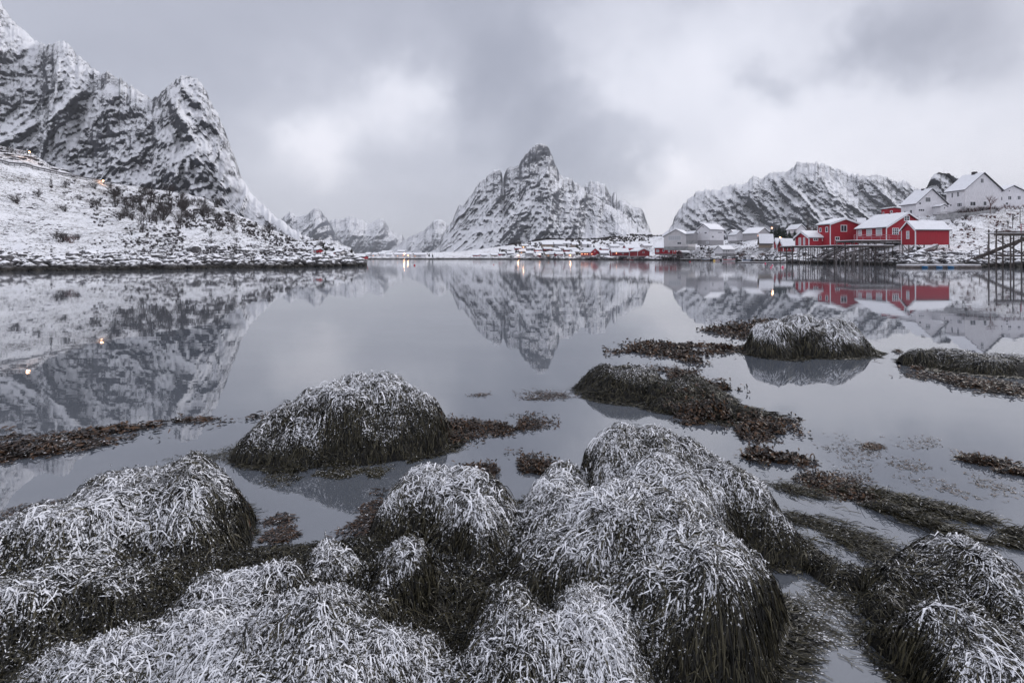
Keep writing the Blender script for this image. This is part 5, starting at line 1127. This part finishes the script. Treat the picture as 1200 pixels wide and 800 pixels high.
# ------------------------------------------------------------------ road, guard rail, lamps
pts = [LAT(x, float(np.interp(x, [c[0] for c in left_cols], [c[1][4][0] for c in left_cols])) + .3) for x in range(-60, 136, 7)]
e = empty('guard_rail', pts[0], 0, label='dark steel guard rail along the road crossing the upper left slope', cat='guard rail'); O = Vector(pts[0])
for a, b in zip(pts[:-1], pts[1:]):
    MB().bar(Vector(a) - O + Vector((0, 0, .75)), Vector(b) - O + Vector((0, 0, .75)), .08, .42).build('rail', M['rail'], e); MB().bar(Vector(a) - O - Vector((0, 0, .3)), Vector(a) - O + Vector((0, 0, .9)), .12, .12).build('post', M['rail'], e)
rv = []
for p in pts: rv += [(p[0], p[1] + .5, p[2] + .35), (p[0] * 1.03, p[1] * 1.03 + .5, p[2] + .45), (p[0] * 1.03, p[1] * 1.03 + .5, p[2] - 2), (p[0], p[1] + .5, p[2] - 2)]
n = len(pts); fs = []
for i in range(n - 1):
    for j in range(4): fs.append((i * 4 + j, i * 4 + (j + 1) % 4, (i + 1) * 4 + (j + 1) % 4, (i + 1) * 4 + j))
tag(MB().add(rv, fs).build('road', M['conc']), kind='structure')
def lamp(label, px, py_head, py_base, at, Y=None, power=60, hr=.28):
    b = Vector(at(px, py_base)) if Y is None else Vector(P(px, py_base, Y)); hd = P(px, py_head, b.y); h = hd[2] - b.z
    e = empty('street_lamp', b, 0, label=label, cat='street lamp')
    MB().tube((0, 0, -.5), (0, 0, h + .1), .07, .05, 6).build('pole', M['metal'], e); MB().bar((0, 0, h + .15), (hr * 1.5, -.5, h + .2), .08, .08).build('arm', M['metal'], e)
    import bmesh
    bm = bmesh.new(); bmesh.ops.create_uvsphere(bm, u_segments=10, v_segments=6, radius=hr); me = bpy.data.meshes.new('lamp_head'); bm.to_mesh(me); bm.free()
    o = link('lamp_head', me, M['lamp'], e); o.location = (hr * .6, -.5, h)
    l = bpy.data.lights.new('lamp_light', 'POINT'); l.energy = power; l.color = (1, .55, .3); l.shadow_soft_size = .3
    lo = bpy.data.objects.new('lamp_light', l); COL.objects.link(lo); lo.parent = e; lo.location = (hr * .6, -1.2, h - .2)
lamp('glowing street lamp on the bank above the guard rail at the upper left', 35.5, 178.5, 187, LAT, power=120, hr=.22)
lamp('glowing street lamp at the lower end of the guard rail', 121.5, 212.2, 216, LAT, power=60, hr=.24)
lamp('orange lamp glowing in the spruces behind the small red cabins', 903.5, 267.2, 277, RAT, power=60, hr=.22)
lamp('yellow lamp over the little red cabin beside the spruces', 913, 278.6, 287, RAT, power=60, hr=.24)
lamp('warm lamp on the right of the wide building at the head of the bay', 478, 299.3, 302.3, RAT, power=80, hr=.3)
lamp('brightest lamp in front of the wide building at the head of the bay', 473.5, 297.6, 302, RAT, power=250, hr=.45)
lamp('lamp at the waterline just right of the left headland tip', 429.5, 302, 303.6, RAT, power=100, hr=.3)
lamp('lamp beside the brown hut on the far shore', 613, 289.5, 297, RAT, power=50, hr=.27)
lamp('lamp near the cream waterside hut on the far shore', 668, 299, 302, RAT, power=50, hr=.27)
lamp('lamp by the red gabled boathouse on the far quay', 744.7, 296, 300, RAT, power=80, hr=.3)
lamp('lamp left of the low dark red boathouse on the far shore', 632, 298, 302, RAT, power=50, hr=.27)
lamp('pale lamp at the landing of the grey huts on the far shore', 607, 299.5, 302.5, RAT, power=80, hr=.3)
# utility poles
for x, t, b_, lb in ((1195.5, 243, 262, 'thin utility pole on the slope above the pier'), (947, 255, 276, 'thin utility pole in the leafless grove')):
    p = Vector(RAT(x, b_)); e = empty('utility_pole', p, 0, label=lb, cat='pole'); h = (b_ - t) * p.y / F
    MB().tube((0, 0, -.4), (0, 0, h), .09, .06, 6).build('pole', M['wood'], e); MB().bar((-.6, 0, h - .3), (.6, 0, h - .3), .08, .08).build('crossarm', M['wood'], e)
# terrace wall under the tall white house
pw_ = [P(x, y, Yy) for x, y, Yy in ((1098, 252, 134), (1112, 250.6, 135.5), (1130, 249.4, 136.5), (1148, 247.6, 138), (1166, 245, 139))]
e = empty('terrace_wall', pw_[0], 0, label='low grey terrace wall below the two large white houses', cat='wall'); O = Vector(pw_[0])
for a, b in zip(pw_[:-1], pw_[1:]):
    MB().bar(Vector(a) - O - Vector((0, 0, .9)), Vector(b) - O - Vector((0, 0, .9)), .3, 1.8).build('wall_section', M['conc'], e); MB().bar(Vector(a) - O + Vector((0, 0, .5)), Vector(b) - O + Vector((0, 0, .5)), .06, .07).build('rail', M['metal'], e)
# ------------------------------------------------------------------ haze between the camera and the far peaks
hz = MB().box(-9500, 9500, -600, 9800, -8, 1000).build('haze', None); hz['kind'] = 'stuff'
hm = bpy.data.materials.new('haze'); hm.use_nodes = True; hm.node_tree.nodes.clear(); q = NT(hm.node_tree)
pv = q.new('ShaderNodeVolumePrincipled'); pv.inputs['Color'].default_value = (.90, .93, 1.0, 1); pv.inputs['Density'].default_value = 8.5e-5; pv.inputs['Anisotropy'].default_value = 0.0
oo = q.new('ShaderNodeOutputMaterial'); q.nt.links.new(pv.outputs[0], oo.inputs['Volume']); hz.data.materials.append(hm)
